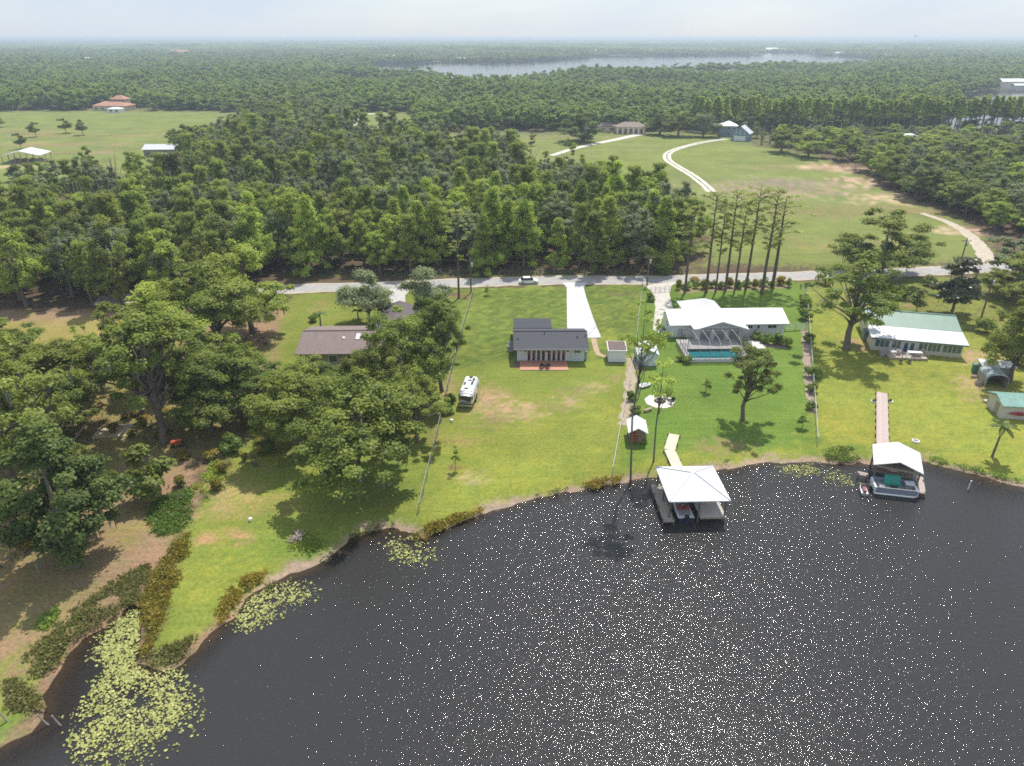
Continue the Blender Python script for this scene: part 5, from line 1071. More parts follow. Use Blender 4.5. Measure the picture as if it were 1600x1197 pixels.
for px, lab in ((1366, 'left white flower pot ring beside the long boardwalk'), (1390, 'right white flower pot ring beside the long boardwalk')):
    c_ = thing('planter', lab, 'planter', at(px, 628)); rg = MB()
    for i in range(10):
        a_ = 2 * math.pi * i / 10; b2 = 2 * math.pi * (i + 1) / 10
        rg.bar((.42 * math.cos(a_), .42 * math.sin(a_), .1), (.42 * math.cos(b2), .42 * math.sin(b2), .1), .12, .2)
    rg.build('rim', M_WHITE, c_); bsh = link(bpy.data.objects.new('foliage', ARCH['bush0']['crown']), c_); bsh.scale = (.35, .35, .4)
pb = thing('pontoon_boat', 'pontoon boat with slate fence panels and teal bench under the gabled boathouse', 'boat', (47.0, 72.7, -.3), R(-12))
for y in (-.85, .85):
    tb_ = MB(); tb_.tube([(-2.6, y, .12), (-2.3, y, .12), (1.9, y, .12), (2.5, y, .25)], [.25, .3, .3, .08], 10); tb_.build('pontoon', M_ALU, pb, True)
MB().box(-2.6, 2.4, -1.2, 1.2, .42, .52).build('deck', mat('boat_carpet', (.34, .33, .31), .9, var=.1), pb)
SL = mat('slate_panel', (.24, .26, .32), .35)
MB().box(-2.45, 2.2, -1.22, -1.17, .53, 1.15).build('front_fence', SL, pb); MB().box(-2.45, 2.2, 1.17, 1.22, .53, 1.15).build('rear_fence', SL, pb)
for x, m_ in ((-2.5, M_GEL), (2.22, M_GEL)): MB().box(x - .12, x + .12, -1.15, 1.15, .53, 1.1).build('end_panel', m_, pb)
MB().box(-2.46, 2.21, -1.24, -1.15, 1.152, 1.21).build('rail', M_ALU, pb)
MB().box(-1.1, .7, .35, 1.1, .53, 1.0).build('bench', M_TEAL, pb); MB().box(-1.1, .7, .85, 1.15, 1.0, 1.75).build('bench_back', M_TEAL, pb)
MB().box(1.1, 1.9, -.3, .5, .53, 1.05).build('helm_console', M_TRIM, pb); MB().box(1.05, 1.95, -.35, .55, 1.35, 1.42).build('helm_top', M_GEL, pb)
for y in (-.3, .5): MB().box(1.1, 1.14, y - .02, y + .02, 1.05, 1.35).build('helm_post', M_ALU, pb)
MB().box(-.6, .1, -.6, -.1, .53, .95).build('seat', M_BLACK, pb); MB().box(-1.95, -1.3, -.7, -.1, .53, 1.0).build('seat', mat('seat_grey', (.5, .48, .5), .6), pb)
js = thing('jet_ski', 'small dark jet ski left of the gabled boathouse', 'jet ski', (43.3, 72.9, -.36), R(75)); hull(js, 2.3, .85, .42, M_TRIM, M_GEL); MB().box(-.9, .1, -.18, .18, .38, .68).build('seat', mat('maroon', (.25, .05, .06), .5), js); MB().box(.2, .5, -.25, .25, .4, .8).build('handlebar', M_BLACK, js)
dn_ = thing('dinghy', 'small white sailing dinghy pulled up by the fence below the white gabled shed', 'boat', at(1008, 604), R(28)); hull(dn_, 2.4, 1.15, .42, M_GEL, M_GEL); MB().box(-.6, .45, -.3, .3, .36, .41).build('cockpit', mat('mauve_grey', (.38, .33, .36), .6), dn_)
ky = thing('kayak', 'blue kayak lying under the tall forked oak at the left edge', 'kayak', at(6, 806), R(20)); kb = MB(); kb.tube([(x, 0, .2) for x, r in ((-1.7, 0), (-1.2, 0), (-.5, 0), (.5, 0), (1.2, 0), (1.7, 0))], [.03, .2, .32, .32, .2, .03], 10); kb.build('hull', mat('kayak_blue', (.03, .09, .42), .35), ky, True); MB().box(-.4, .4, -.18, .18, .46, .54).build('seat', mat('pale_blue', (.45, .55, .75), .5), ky)

# ------------------------------------------------------------------ silver camper
tr_ = thing('camper_trailer', 'rounded silver camper trailer parked on the lawn by the wire fence', 'trailer', (-6.55, 96.9, 0), R(-6.5))
V = []; Fq = []
ST = [(-3.05, .72, 1.15, .55), (-2.95, .9, .72, .18), (-2.6, 1.0, .5, .06), (-2.0, 1.0, .42, 0), (0, 1.0, .42, 0), (2.0, 1.0, .42, 0), (2.6, .98, .5, .08), (2.95, .84, .72, .25), (3.05, .6, 1.1, .6)]
nr = 20
for y, wf, zb, dz in ST:
    for k in range(nr):
        a_ = 2 * math.pi * k / nr; cx_, sz_ = math.cos(a_), math.sin(a_); e = .55
        X_ = math.copysign(abs(cx_) ** e, cx_) * 1.18 * wf; zc_ = (zb + 2.72 - dz) / 2; hz_ = (2.72 - dz - zb) / 2
        V.append((X_, y, zc_ + math.copysign(abs(sz_) ** e, sz_) * hz_))
for i in range(len(ST) - 1):
    for k in range(nr): Fq.append((i * nr + k, i * nr + (k + 1) % nr, (i + 1) * nr + (k + 1) % nr, (i + 1) * nr + k))
Fq.append(tuple(range(nr))); Fq.append(tuple(reversed(range((len(ST) - 1) * nr, len(ST) * nr))))
MB().add(V, Fq).build('body', mat('brushed_aluminium', (.80, .80, .79), .38, .55, var=.04, vscale=2), tr_, True)
rb = slabroof([(-.86, -2.5, 2.715), (.86, -2.5, 2.715), (.86, 2.5, 2.715), (-.86, 2.5, 2.715)], .03).build('roof_panel', M_METALW, tr_)
for x, y, w, l_ in ((.55, 1.35, .32, 1.0), (.5, .1, .32, 1.0), (-.6, -.1, .26, .9), (0, 1.05, .5, .28), (-.1, -1.75, .55, .3), (.0, 2.1, .5, .5)):
    MB().box(x - w / 2, x + w / 2, y - l_ / 2, y + l_ / 2, 2.75, 2.82).build('solar_panel' if l_ > .6 else 'roof_vent', mat('solar_black', (.02, .022, .03), .3), tr_)
MB().box(-.72, .72, -3.09, -2.93, 1.55, 2.1).build('rear_window', M_GLASS, tr_)
for x in (-.93, .93): MB().box(x - .14, x + .14, -3.02, -2.8, 1.55, 2.05).build('corner_window', M_GLASS, tr_)
MB().box(-1.0, 1.0, -3.22, -3.05, .48, .66).build('bumper', M_ALU, tr_)
for s_ in (-1, 1):
    for y in (-.45, .45): w_ = MB().tube([(s_ * .95, y, .36), (s_ * 1.17, y, .36)], .36, 14).build('wheel', M_RUBBER, tr_); MB().tube([(s_ * 1.171, y, .36), (s_ * 1.19, y, .36)], .18, 10).build('rim', M_ALU, w_)
    for y in (-1.8, 1.4): MB().box(s_ * 1.19 - .02, s_ * 1.19 + .02, y - .5, y + .5, 1.5, 2.0).build('side_window', M_GLASS, tr_)
MB().box(-.06, .06, 3.0, 4.2, .45, .55).build('drawbar', M_BLACK, tr_)
# vehicles on the roads
def car(name, label, cat, p, rz, col, tall=False):
    c_ = thing(name, label, cat, p, rz); m_ = mat('car_' + name, col, .3)
    pr_ = [(-2.2, .45), (-2.15, .85), (-1.5, .95), (.95, .98), (2.05, .82), (2.2, .5), (2.1, .32), (-2.1, .32)]
    n_ = len(pr_); MB().add([(x, y, z) for y in (-.88, .88) for x, z in pr_], [tuple(range(n_)), tuple(reversed(range(n_, 2 * n_)))] + [(i, i + n_, (i + 1) % n_ + n_, (i + 1) % n_) for i in range(n_)]).build('body', m_, c_)
    MB().add([(-1.75, -.8, .95), (1.05, -.8, .98), (1.05, .8, .98), (-1.75, .8, .95), (-1.3, -.66, 1.48), (.35, -.66, 1.48), (.35, .66, 1.48), (-1.3, .66, 1.48)], [(0, 1, 5, 4), (1, 2, 6, 5), (2, 3, 7, 6), (3, 0, 4, 7)]).build('window_band', M_GLASS, c_)
    MB().box(-1.3, .35, -.66, .66, 1.482, 1.53).build('roof', m_, c_)
    for x in (-1.35, 1.35):
        for y in (-.9, .72): w_ = MB().tube([(x, y, .33), (x, y + .18, .33)], .33, 12).build('wheel', M_RUBBER, c_); MB().tube([(x, y - .01, .33), (x, y + .19, .33)], .17, 8).build('rim', M_ALU, w_)
    return c_
car('parked_car', 'white car on the road behind the charcoal-roofed house', 'car', at(826, 443), R(4), (.8, .8, .8))
tk = thing('box_truck', 'white box truck parked on the far pale road', 'truck', at(539, 212), R(65))
MB().box(-3.2, 1.2, -1.2, 1.2, .8, 3.4).build('cargo_box', M_WHITE, tk); MB().add([(1.3, -1.1, .6), (3.2, -1.1, .6), (3.2, -1.1, 1.5), (2.5, -1.1, 2.4), (1.3, -1.1, 2.5), (1.3, 1.1, .6), (3.2, 1.1, .6), (3.2, 1.1, 1.5), (2.5, 1.1, 2.4), (1.3, 1.1, 2.5)], [(0, 1, 2, 3, 4), (9, 8, 7, 6, 5), (0, 5, 6, 1), (1, 6, 7, 2), (2, 7, 8, 3), (3, 8, 9, 4), (4, 9, 5, 0)]).build('cab', M_GEL, tk)
for x in (-2, 2.3):
    for y in (-1.15, .9): MB().tube([(x, y, .45), (x, y + .25, .45)], .45, 12).build('wheel', M_RUBBER, tk)

# ------------------------------------------------------------------ fences, poles, wires
def wire_fence(label, px, name='wire_fence', hgt=1.25, step=3.0, pm_=None):
    pts = [at(a, b) for a, b in px]; f = thing(name, label, 'fence', pts[0]); pp = None; mb = MB(); o0 = pts[0]
    tot = []
    for a, b in zip(pts[:-1], pts[1:]):
        k = max(int((b - a).length / step), 1); tot += [a.lerp(b, j / k) for j in range(k)]
    tot.append(pts[-1])
    for p in tot:
        q_ = p - o0
        if pp is None: pp = MB().cyl((0, 0), .055, -.2, hgt + .08, 6).build('post', pm_ or M_GREYFR, f); pp.location = q_
        else: share(pp, 'post', f, q_, (random.uniform(-.03, .03), random.uniform(-.03, .03), 0))
    rl = MB()
    for a, b in zip(tot[:-1], tot[1:]): rl.bar(a - o0 + Vector((0, 0, hgt)), b - o0 + Vector((0, 0, hgt)), .05)
    rl.build('top_rail', pm_ or M_GREYFR, f); pn = MB()
    for a, b in zip(tot[:-1], tot[1:]):
        a, b = a - o0, b - o0; pn.add([a + Vector((0, 0, .04)), b + Vector((0, 0, .04)), b + Vector((0, 0, hgt - .02)), a + Vector((0, 0, hgt - .02))], [(0, 1, 2, 3)])
    pn.build('wire_mesh', chain, f)
    return tot
chain = bpy.data.materials.new('chain_link'); chain.use_nodes = True; t = chain.node_tree; t.nodes.clear()
tb = N(t, 'ShaderNodeBsdfTransparent'); dfz = N(t, 'ShaderNodeBsdfDiffuse'); dfz.inputs['Color'].default_value = (.34, .35, .33, 1); ms = N(t, 'ShaderNodeMixShader'); ms.inputs['Fac'].default_value = .16; om = N(t, 'ShaderNodeOutputMaterial')
t.links.new(tb.outputs['BSDF'], ms.inputs[1]); t.links.new(dfz.outputs['BSDF'], ms.inputs[2]); t.links.new(ms.outputs['Shader'], om.inputs['Surface'])
FL = wire_fence('wire fence from the road to the lake left of the silver camper', [(740, 457), (722, 520), (703, 595), (684, 680), (655, 800)])
FM = wire_fence('wire fence between the charcoal-roofed house and the pool lot', [(1003, 452), (993, 540), (983, 600), (970, 670), (957, 742)], pm_=mat('pale_rail', (.55, .55, .5), .6))
FR = wire_fence('wire fence along the planted bed right of the pool lot', [(1259, 458), (1264, 520), (1269, 590), (1276, 695)], pm_=mat('pale_rail', (0, 0, 0)))
rf_ = thing('rail_fence', 'pale green four-rail fence between the white-roofed house and the planted bed', 'fence', at(1226, 517)); e_ = at(1260, 515) - at(1226, 517)
for k in range(4): MB().bar(Vector((0, 0, .3 + .32 * k)), e_ + Vector((0, 0, .3 + .32 * k)), .05, .13).build('rail', mat('mint_paint', (.50, .62, .46), .6), rf_)
for k in range(3): v_ = e_ * (k / 2); MB().box(v_.x - .06, v_.x + .06, v_.y + .06, v_.y + .18, 0, 1.45).build('post', mat('mint_paint', (0, 0, 0)), rf_)
gt_ = thing('drive_gate', 'thin metal gate across the driveway of the white-roofed house', 'gate', at(1016, 458)); e_ = at(1046, 456) - at(1016, 458)
for k in range(4): MB().bar(Vector((0, 0, .25 + .3 * k)), e_ + Vector((0, 0, .25 + .3 * k)), .04).build('rail', M_GREYFR, gt_)
for k in range(5): v_ = e_ * (k / 4); MB().cyl((v_.x, v_.y), .05, 0, 1.3, 6).build('post', M_GREYFR, gt_)
def pole(bx, by, yt, label, arm=True, lean=0):
    p = at(bx, by); H = ztop(p.y, yt); t_ = thing('utility_pole', label, 'pole', p, 0); t_.rotation_euler = (0, lean, 0)
    MB().tube([(0, 0, -.3), (0, 0, H)], [.19, .12], 9).build('shaft', M_POST, t_)
    if arm: MB().box(-1.1, 1.1, -.06, .06, H - .75, H - .62).build('crossarm', M_POST, t_)
    for x in ((-1, 0, 1) if arm else ()): MB().cyl((x, 0), .06, H - .62, H - .42, 6).build('insulator', M_GREYFR, t_)
    MB().cyl((.32, 0), .2, H - 1.9, H - 1.1, 10).build('transformer', mat('transformer_grey', (.55, .56, .57), .5), t_)
    return p + Vector((0, 0, H - .4))
w0 = pole(1011, 446, 398, 'utility pole at the roadside beside the pool-house driveway')
w1 = pole(736, 458, 403, 'utility pole at the roadside above the left wire fence')
w2 = pole(1497, 424, 372, 'utility pole at the roadside behind the white-flowered magnolia')
w3 = pole(1533, 497, 430, 'leaning utility pole right of the magnolia', arm=False)
def cable(label, a, b, sag, r=.02, name='power_line'):
    pts = [a.lerp(b, i / 16) - Vector((0, 0, sag * 4 * (i / 16) * (1 - i / 16))) for i in range(17)]; o0 = pts[0]
    o = MB().tube([p - o0 for p in pts], r, 5).build(name, M_POST); o.location = o0; return tag(o, label, 'cable')
cable('upper power line running along the road between the poles by the driveways', w1, w0, .9)
cable('power line along the road from the pool-house pole to the magnolia pole', w0, w2, 1.5)
cable('power line running left from the pole above the left wire fence', w1, gY(300, 158, 8.0), 1.2)
cable('pale service cable from the driveway pole to the charcoal-roofed house', at(1000, 450) + Vector((0, 0, 4.0)), Vector((12.9, 114, 3.4)), .5, .028, 'service_cable')
sl_ = thing('security_light', 'small white security light post at the corner of the pool-house driveway', 'lamp post', at(1002, 462)); MB().cyl((0, 0), .06, 0, 4.2, 8).build('shaft', M_GREYFR, sl_); MB().box(-1.2, .1, -.05, .05, 4.1, 4.2).build('arm', M_WHITE, sl_); MB().box(-1.5, -1.1, -.15, .15, 4.0, 4.2).build('lamp_head', M_WHITE, sl_)
mbx = thing('mailbox', 'dark mailbox on a post at the road beside the first roadside pine', 'mailbox', at(1063, 447)); MB().box(-.05, .05, -.05, .05, 0, 1.05).build('post', M_POST, mbx); MB().box(-.14, .14, -.28, .28, 1.05, 1.32).build('box', M_BLACK, mbx)

# ------------------------------------------------------------------ small things on the lawns
fp_ = thing('fire_pit', 'round fire pit in a ring of white sand on the pool lawn', 'fire pit', at(1031, 627))
ring_ = MB(); ns = 28
for i in range(ns):
    a_, b_2 = 2 * math.pi * i / ns, 2 * math.pi * (i + 1) / ns; r0, r1 = .95, 2.25 + .08 * math.sin(i * 2.1); r2 = 2.25 + .08 * math.sin((i + 1) % ns * 2.1)
    ring_.add([(r0 * math.cos(a_), r0 * math.sin(a_), .05), (r1 * math.cos(a_), r1 * math.sin(a_), .03), (r2 * math.cos(b_2), r2 * math.sin(b_2), .03), (r0 * math.cos(b_2), r0 * math.sin(b_2), .05)], [(0, 1, 2, 3)])
ring_.build('sand_ring', mat('white_sand', (.72, .66, .58), .95, var=.08), fp_)
st_ = None
for i in range(12):
    a_ = 2 * math.pi * i / 12; q_ = (.62 * math.cos(a_), .62 * math.sin(a_), .0)
    if st_ is None: st_ = MB().box(-.13, .13, -.1, .1, 0, .3).build('stone', mat('pit_stone', (.24, .21, .17), .9, var=.2), fp_); st_.location = q_
    else: share(st_, 'stone', fp_, q_, (0, 0, a_))
MB().cyl((0, 0), .5, .02, .08, 14).build('ash_bed', mat('ash', (.12, .11, .1), 1), fp_)
for i, (dx, dy, rz, lab) in enumerate(((1.3, .9, -140, 'dark chair behind the fire pit'), (1.5, -.9, -60, 'dark chair in front of the fire pit'))):
    lawn_chair(at(1031, 627) + Vector((dx, dy, .04)), R(rz), lab, M_BLACK)
wg = thing('log_seat', 'small wooden bench between the coop and the fire pit', 'bench', at(1012, 643), R(30)); MB().box(-.7, .7, -.18, .18, .35, .45).build('seat', M_WOOD, wg)
for x in (-.55, .55): MB().box(x - .08, x + .08, -.15, .15, 0, .35).build('leg', M_WOOD, wg)
for px, py, s_, lab in ((705, 629, .95, 'dark round bush at the wire fence left of the silver camper'), (698, 646, 1.1, 'dark round bush at the wire fence in front of the silver camper'), (1064, 564, .8, 'small bush at the front left corner of the screen cage'), (1074, 567, .95, 'larger bush at the front left corner of the screen cage'), (1182, 531, 1.1, 'grassy bush nearest the pool in the bed by the white wall'), (1196, 536, 1.2, 'grassy bush in the middle of the bed by the white wall'), (1213, 539, 1.5, 'tallest grassy bush in the bed by the white wall'), (1228, 541, 1.3, 'grassy bush at the right end of the bed by the white wall'),
                        (1216, 607, .6, 'small dark plant on the pool lawn near the planted bed'), (1102, 480, 1, 'low bush in front of the entry gable of the white-roofed house'), (1411, 467, 1.9, 'wide low bush behind the green roof'), (1450, 446, 1.5, 'round bush beside the road behind the green roof'), (1262, 535, 1.2, 'bush at the top of the planted bed'), (1272, 590, 1.5, 'tall bush beside the planted bed halfway down'), (1268, 612, 1.1, 'bush in the lower part of the planted bed'), (1266, 640, .9, 'lowest bush in the planted bed'), (1255, 480, 1.8, 'bush on the fence line near the road'), (1258, 500, 1.6, 'bush on the fence line above the rail fence'),
                        (402, 566, 1.2, 'low bush left of the blue barrel'), (1540, 520, 2.0, 'bush between the green-roofed house and the leaning pole'), (1565, 545, 2.4, 'large bush behind the white low shed'), (1590, 570, 2.2, 'bush at the right edge behind the sheds'), (985, 625, 1.0, 'leafy bush in the bed beside the sailing dinghy'), (992, 648, 1.0, 'leafy bush behind the wooden coop'), (1003, 690, .8, 'weedy bush at the right side of the wooden coop'), (490, 502, 1.1, 'round bush behind the brown roof'), (360, 706, 1.6, 'bush on the slope left of the lakeside oaks'),
                        (420, 705, 1.2, 'bush left of the broad lakeside oaks'), (1015, 470, 1.2, 'bush at the corner of the pool-house driveway')):
    p = at(px, py); b_ = put_tree(f'bush{int(px) % 2}', 'bush', lab, 'bush', p, s_ / .95, s_ / .95)
for i in range(14):
    p = at(1060 + i * 13.2, 452 - i * .4 + 2 * math.sin(i * 3)); put_tree('rust0' if i % 3 == 0 else f'bush{i % 2}', 'bush', 'low bush in the hedge row at the foot of the roadside pines', 'bush', p, .9 + .5 * math.sin(i * 1.7) ** 2, 1.1 + .4 * math.cos(i) ** 2, group='hedge at the foot of the pines')
br = thing('barrel', 'blue barrel on the grass left of the brown-roofed house', 'barrel', at(427, 586)); MB().cyl((0, 0), .36, 0, .95, 14).build('drum', mat('barrel_blue', (.03, .13, .30), .45), br); MB().cyl((0, 0), .37, .95, 1.0, 14).build('lid', mat('barrel_lid', (.45, .55, .62), .5), br)
rbx = thing('raised_bed', 'timber-framed raised sand bed in the clearing left of the open oak', 'raised bed', at(178, 676), R(8))
for q_ in ((-2.2, 2.2, 1.5, 1.65), (-2.2, -2.05, -1.6, 1.5), (2.05, 2.2, -.6, 1.5)): MB().box(*q_, 0, .38).build('board', M_PALEWOOD, rbx)
MB().box(-2.0, 2.0, -1.4, 1.45, .0, .12).build('sand', mat('bed_sand', (.5, .42, .28), .95, var=.25, vscale=1.5), rbx)
ct = thing('garden_cart', 'red garden cart under the oak behind the slope', 'cart', at(277, 697), R(15)); MB().box(-.7, .7, -.4, .4, .4, .8).build('tray', mat('cart_red', (.42, .08, .03), .5), ct)
for x in (-.5, .5):
    for y in (-.45, .37): MB().tube([(x, y, .25), (x, y + .08, .25)], .25, 10).build('wheel', M_RUBBER, ct)
MB().bar((.7, 0, .55), (1.5, 0, .9), .05).build('handle', M_BLACK, ct)
pn_ = thing('wooden_pen', 'low wooden pen of upright boards behind the tall forked oak', 'pen', at(12, 782), R(5))
for i in range(9): MB().box(-2.4 + i * .6, -2.0 + i * .6, -.04, .04, 0, 1.1 + .1 * (i % 3)).build('board', M_WOOD, pn_)
for z in (.35, .85): MB().box(-2.5, 3.0, .045, .1, z, z + .1).build('rail', M_WOOD, pn_)
bp_ = thing('brush_pile', 'pile of cut grey branches near the shore below the lakeside oak', 'brush pile', at(466, 842))
for i in range(46):
    a_ = random.uniform(0, 6.28); r_ = random.uniform(0, .9); c = Vector((r_ * math.cos(a_), r_ * math.sin(a_), random.uniform(.05, .65 * (1.1 - r_)))); d_ = Vector((random.gauss(0, 1), random.gauss(0, 1), random.gauss(0, .3))).normalized() * random.uniform(.35, .8)
    MB().tube([c - d_, c, c + d_], [.03, .055, .02], 5).build('branch', mat('dead_wood', (.42, .34, .29), .95, var=.2), bp_)
for px, py, hh, lean, lab in ((13, 1128, 1.3, .25, 'leftmost leaning fence post by the bottom-left shore'), (72, 1130, 1.2, .3, 'middle leaning fence post by the bottom-left shore'), (92, 1131, 1.1, .2, 'leaning post standing in the shallows by the bottom-left shore')):
    p = at(px, py, -.1); f_ = MB().tube([(0, 0, -.4), (-.02, .0, .5), (0, .02, hh)], [.08, .07, .06], 7).build('fence_post', M_GREYWOOD); f_.location = p; f_.rotation_euler = (.1, -lean, 0); tag(f_, lab, 'post')
p = at(1512, 765, WATER); wp = thing('marker_post', 'single white pipe standing in the lake right of the gabled boathouse', 'post', p, 0); wp.rotation_euler = (0, R(4), 0); MB().cyl((0, 0), .07, -.8, 1.25, 8).build('pipe', M_WHITE, wp); MB().cyl((0, 0), .09, 1.25, 1.32, 8).build('cap', M_WHITE, wp)
ti = thing('tyre_ring', 'white ring lying on the grass right of the gabled boathouse', 'ring', at(1430.5, 690)); rg = MB()
for i in range(14):
    a_ = 2 * math.pi * i / 14; b2 = 2 * math.pi * (i + 1) / 14; rg.bar((.42 * math.cos(a_), .42 * math.sin(a_), .1), (.42 * math.cos(b2), .42 * math.sin(b2), .1), .14, .16)
rg.build('rim', M_WHITE, ti); MB().cyl((0, 0), .3, .0, .06, 12).build('soil', M_SOIL, ti)
for px, py, lab in ((706, 659, 'white bucket on the grass below the second fence bush'), (392, 814, 'white bucket on the lawn above the brush pile')):
    bk = thing('bucket', lab, 'bucket', at(px, py)); MB().cyl((0, 0), .16, 0, .36, 12, .2).build('pail', M_WHITE, bk); MB().cyl((0, 0), .205, .36, .39, 12).build('lid', M_WHITE, bk)
# stones in the planted beds (too small and many to count)
for nm, lab, pts, n_ in (('bed_stones', 'pale stones edging the planted bed', [(1257, 518), (1270, 645)], 90), ('bed_stones', 'pale stones in the dry bed by the middle fence', [(989, 562), (977, 662)], 60)):
    a_, b_ = at(*pts[0]), at(*pts[1]); mb = MB()
    for i in range(n_):
        c = a_.lerp(b_, random.random()) + Vector((random.uniform(-.7, .7), 0, .05)); r_ = random.uniform(.07, .2)
        mb.add([c + Vector(v) * r_ * random.uniform(.7, 1.2) for v in ((1, 0, 0), (0, 1, 0), (-1, 0, 0), (0, -1, 0), (0, 0, .8), (0, 0, -.4))], [(0, 1, 4), (1, 2, 4), (2, 3, 4), (3, 0, 4), (1, 0, 5), (2, 1, 5), (3, 2, 5), (0, 3, 5)])
    tag(mb.build(nm, mat('pale_stone', (.52, .45, .4), .9, var=.15)), lab, 'stones', kind='stuff')
# palms
def palm(px, py, ytop, label, nf=13, fl_=1.9, r=.13):
    p = at(px, py); H = ztop(p.y, ytop) * .86; t_ = thing('palm_tree', label, 'palm', p, random.uniform(0, 6))
    MB().tube([(0, 0, -.1), (0, 0, .3), (.08, 0, H * .5), (.12, 0, H)], [r * 1.7, r * 1.2, r, r * .85], 9).build('trunk', BARK, t_)
    for i in range(nf):
        a_ = 6.283 * i / nf + random.uniform(-.2, .2); el = random.uniform(-.1, 1.1); V = []; F = []; T_ = []; ln = fl_ * random.uniform(.8, 1.15)
        for k in range(9):
            u = k / 8; rr = ln * u; z = H + math.sin(el) * rr * .8 - .55 * u * u * ln; c = Vector((.12 + math.cos(a_) * rr * math.cos(el * .7), math.sin(a_) * rr * math.cos(el * .7), z)); w = .34 * ln / 1.9 * math.sin(min(u * 2.6 + .25, 3.0)) + .02; sd = Vector((-math.sin(a_), math.cos(a_), 0)) * w
            V += [c - sd - Vector((0, 0, w * .5)), c + Vector((0, 0, .03)), c + sd - Vector((0, 0, w * .5))]
        for k in range(8):
            b0_ = 3 * k
            for j in (0, 1): F.append((b0_ + j, b0_ + j + 1, b0_ + j + 4, b0_ + j + 3))
        o = link(bpy.data.objects.new('frond', np_mesh('frond', [tuple(v) for v in V], F, PALML, {'tint': ('FLOAT', 'POINT', np.full(len(V), random.random()))})), t_)
    return t_
palm(1550, 714, 655, 'slender palm on the lakeside lawn right of the gabled boathouse')
palm(501, 510, 486, 'small palm behind the left end of the brown roof', 11, 1.5)
palm(560, 500, 482, 'small palm at the foot of the grey-green round tree', 10, 1.3)

# ------------------------------------------------------------------ far buildings
def far_house(label, px, py, w, d, hw, hr, rz, wallm, roofm, name='house', cat='house', hip=True, wins=3, storeys=1):
    p = at(px, py); h = thing(name, label, cat, p, rz)
    if hip:
        MB().box(-w / 2, w / 2, -d / 2, d / 2, 0, hw).build('wall', wallm, h); k = min(w, d) * .45; MB().hip(-w / 2 - .5, w / 2 + .5, -d / 2 - .5, d / 2 + .5, hw + .02, -w / 2 + k, w / 2 - k, 0, hw + hr).build('roof', roofm, h)
    else:
        MB().gwalls(-w / 2, w / 2, -d / 2, d / 2, hw, hw + hr - .15).build('wall', wallm, h); MB().roof(-w / 2 - .5, w / 2 + .5, -d / 2 - .6, d / 2 + .6, hw + .02, hw + hr).build('roof', roofm, h)
    for s_ in range(storeys):
        for i in range(wins): window(h, -w / 2 + w * (i + .5) / wins, -d / 2, .9 + 2.8 * s_, w / wins * .45, 1.3, bars=1)
    return h
M_TILE = mat('terracotta_tile', (.42, .22, .15), .85, var=.12, vscale=1); M_TANR = mat('tan_shingle', (.26, .205, .17), .9, var=.12, vscale=1); M_PINKST = mat('pink_stucco', (.58, .45, .36), .85); M_BLUE = mat('blue_siding', (.20, .27, .36), .7)
h = far_house('large villa with terracotta roofs and a raised tower beyond the left pasture', 180, 172, 26, 14, 3.4, 3.0, R(-6), M_PINKST, M_TILE, 'villa', 'villa', wins=5)
MB().box(-2, 8.5, 1, 8, 3.4, 7.6).build('tower_wall', M_PINKST, h); MB().hip(-3, 9.5, 0, 9, 7.62, 2, 4.5, 4.5, 10.4).build('tower_roof', M_TILE, h)
for x in (-.6, 1.6, 3.8, 6.0): MB().box(x, x + 1.3, .90, .998, 5, 7).build('tower_window', M_GLASS, h)
far_house('white garage in front of the terracotta villa', 182, 176, 9, 6, 2.6, 1.2, R(-4), M_WHITE, M_WHITE, 'garage', 'garage', wins=2)
far_house('pale house among the trees left of the terracotta villa', 62, 163, 20, 10, 6, 2.6, R(5), M_CREAM, M_TANR, wins=4, storeys=2)
h = far_house('tan-roofed estate house with pale columns across the pasture', 985, 208, 17, 10, 3.6, 2.6, R(-8), M_PINKST, M_TANR, wins=0)
for i in range(6): MB().cyl((-7.5 + 3 * i, -5.6), .28, 0, 3.5, 8).build('column', M_WHITE, h)
for i in range(5): MB().box(-6.5 + 3 * i, -5.3 + 3 * i, -5.07, -5.002, .3, 2.7).build('window', M_GLASS, h)
far_house('garage wing with tan roof left of the estate house', 948, 205, 11, 9, 3.2, 2.4, R(-4), M_PINKST, M_TANR, 'garage', 'garage', wins=2)
h = far_house('blue-gabled barn with pale metal roof at the end of the two-track lane', 1158, 219, 9, 9, 3.6, 3.8, R(62), M_BLUE, M_GALV, 'barn', 'barn', hip=False, wins=0)
MB().box(-4.58, -4.502, -3, 3, .1, 2.6).build('barn_door', M_WHITE, h)
for y in (-2.2, 0, 2.2): MB().box(-4.6, -4.505, y - .12, y + .12, 3.4, 5.4).build('batten', M_WHITE, h)
far_house('two-storey blue house with white roof behind the barn', 1136, 212, 9, 9, 5.6, 2.2, R(-10), M_BLUE, M_METALW, wins=3, storeys=2)
pv_ = thing('open_pavilion', 'open-sided pavilion with white metal roof on the left pasture', 'pavilion', at(44, 252), R(10))
MB().roof(-8, 8, -6.5, 6.5, 3.1, 5.1, axis='y', th=.15).build('roof', M_METALW, pv_)
for x in (-7.6, -2.6, 2.6, 7.6):
    for y in (-6, 0, 6): MB().box(x - .12, x + .12, y - .12, y + .12, 0, 3.1).build('post', M_WOOD, pv_)
MB().box(-7, 7, -5.4, 5.4, 0, .12).build('floor_slab', mat('shade_slab', (.3, .28, .25), .9), pv_)
for i in range(4): MB().box(-6 + 3.2 * i, -4.6 + 3.2 * i, -3, 3.5, .121, 1.0).build('hay_stack', mat('hay', (.3, .24, .13), 1, var=.2), pv_)
far_house('long grey-roofed stable in the gap of the big wood', 259, 243, 16, 9, 3.2, 1.8, R(3), M_TANR, M_GALV, 'stable', 'stable', hip=False, wins=4)
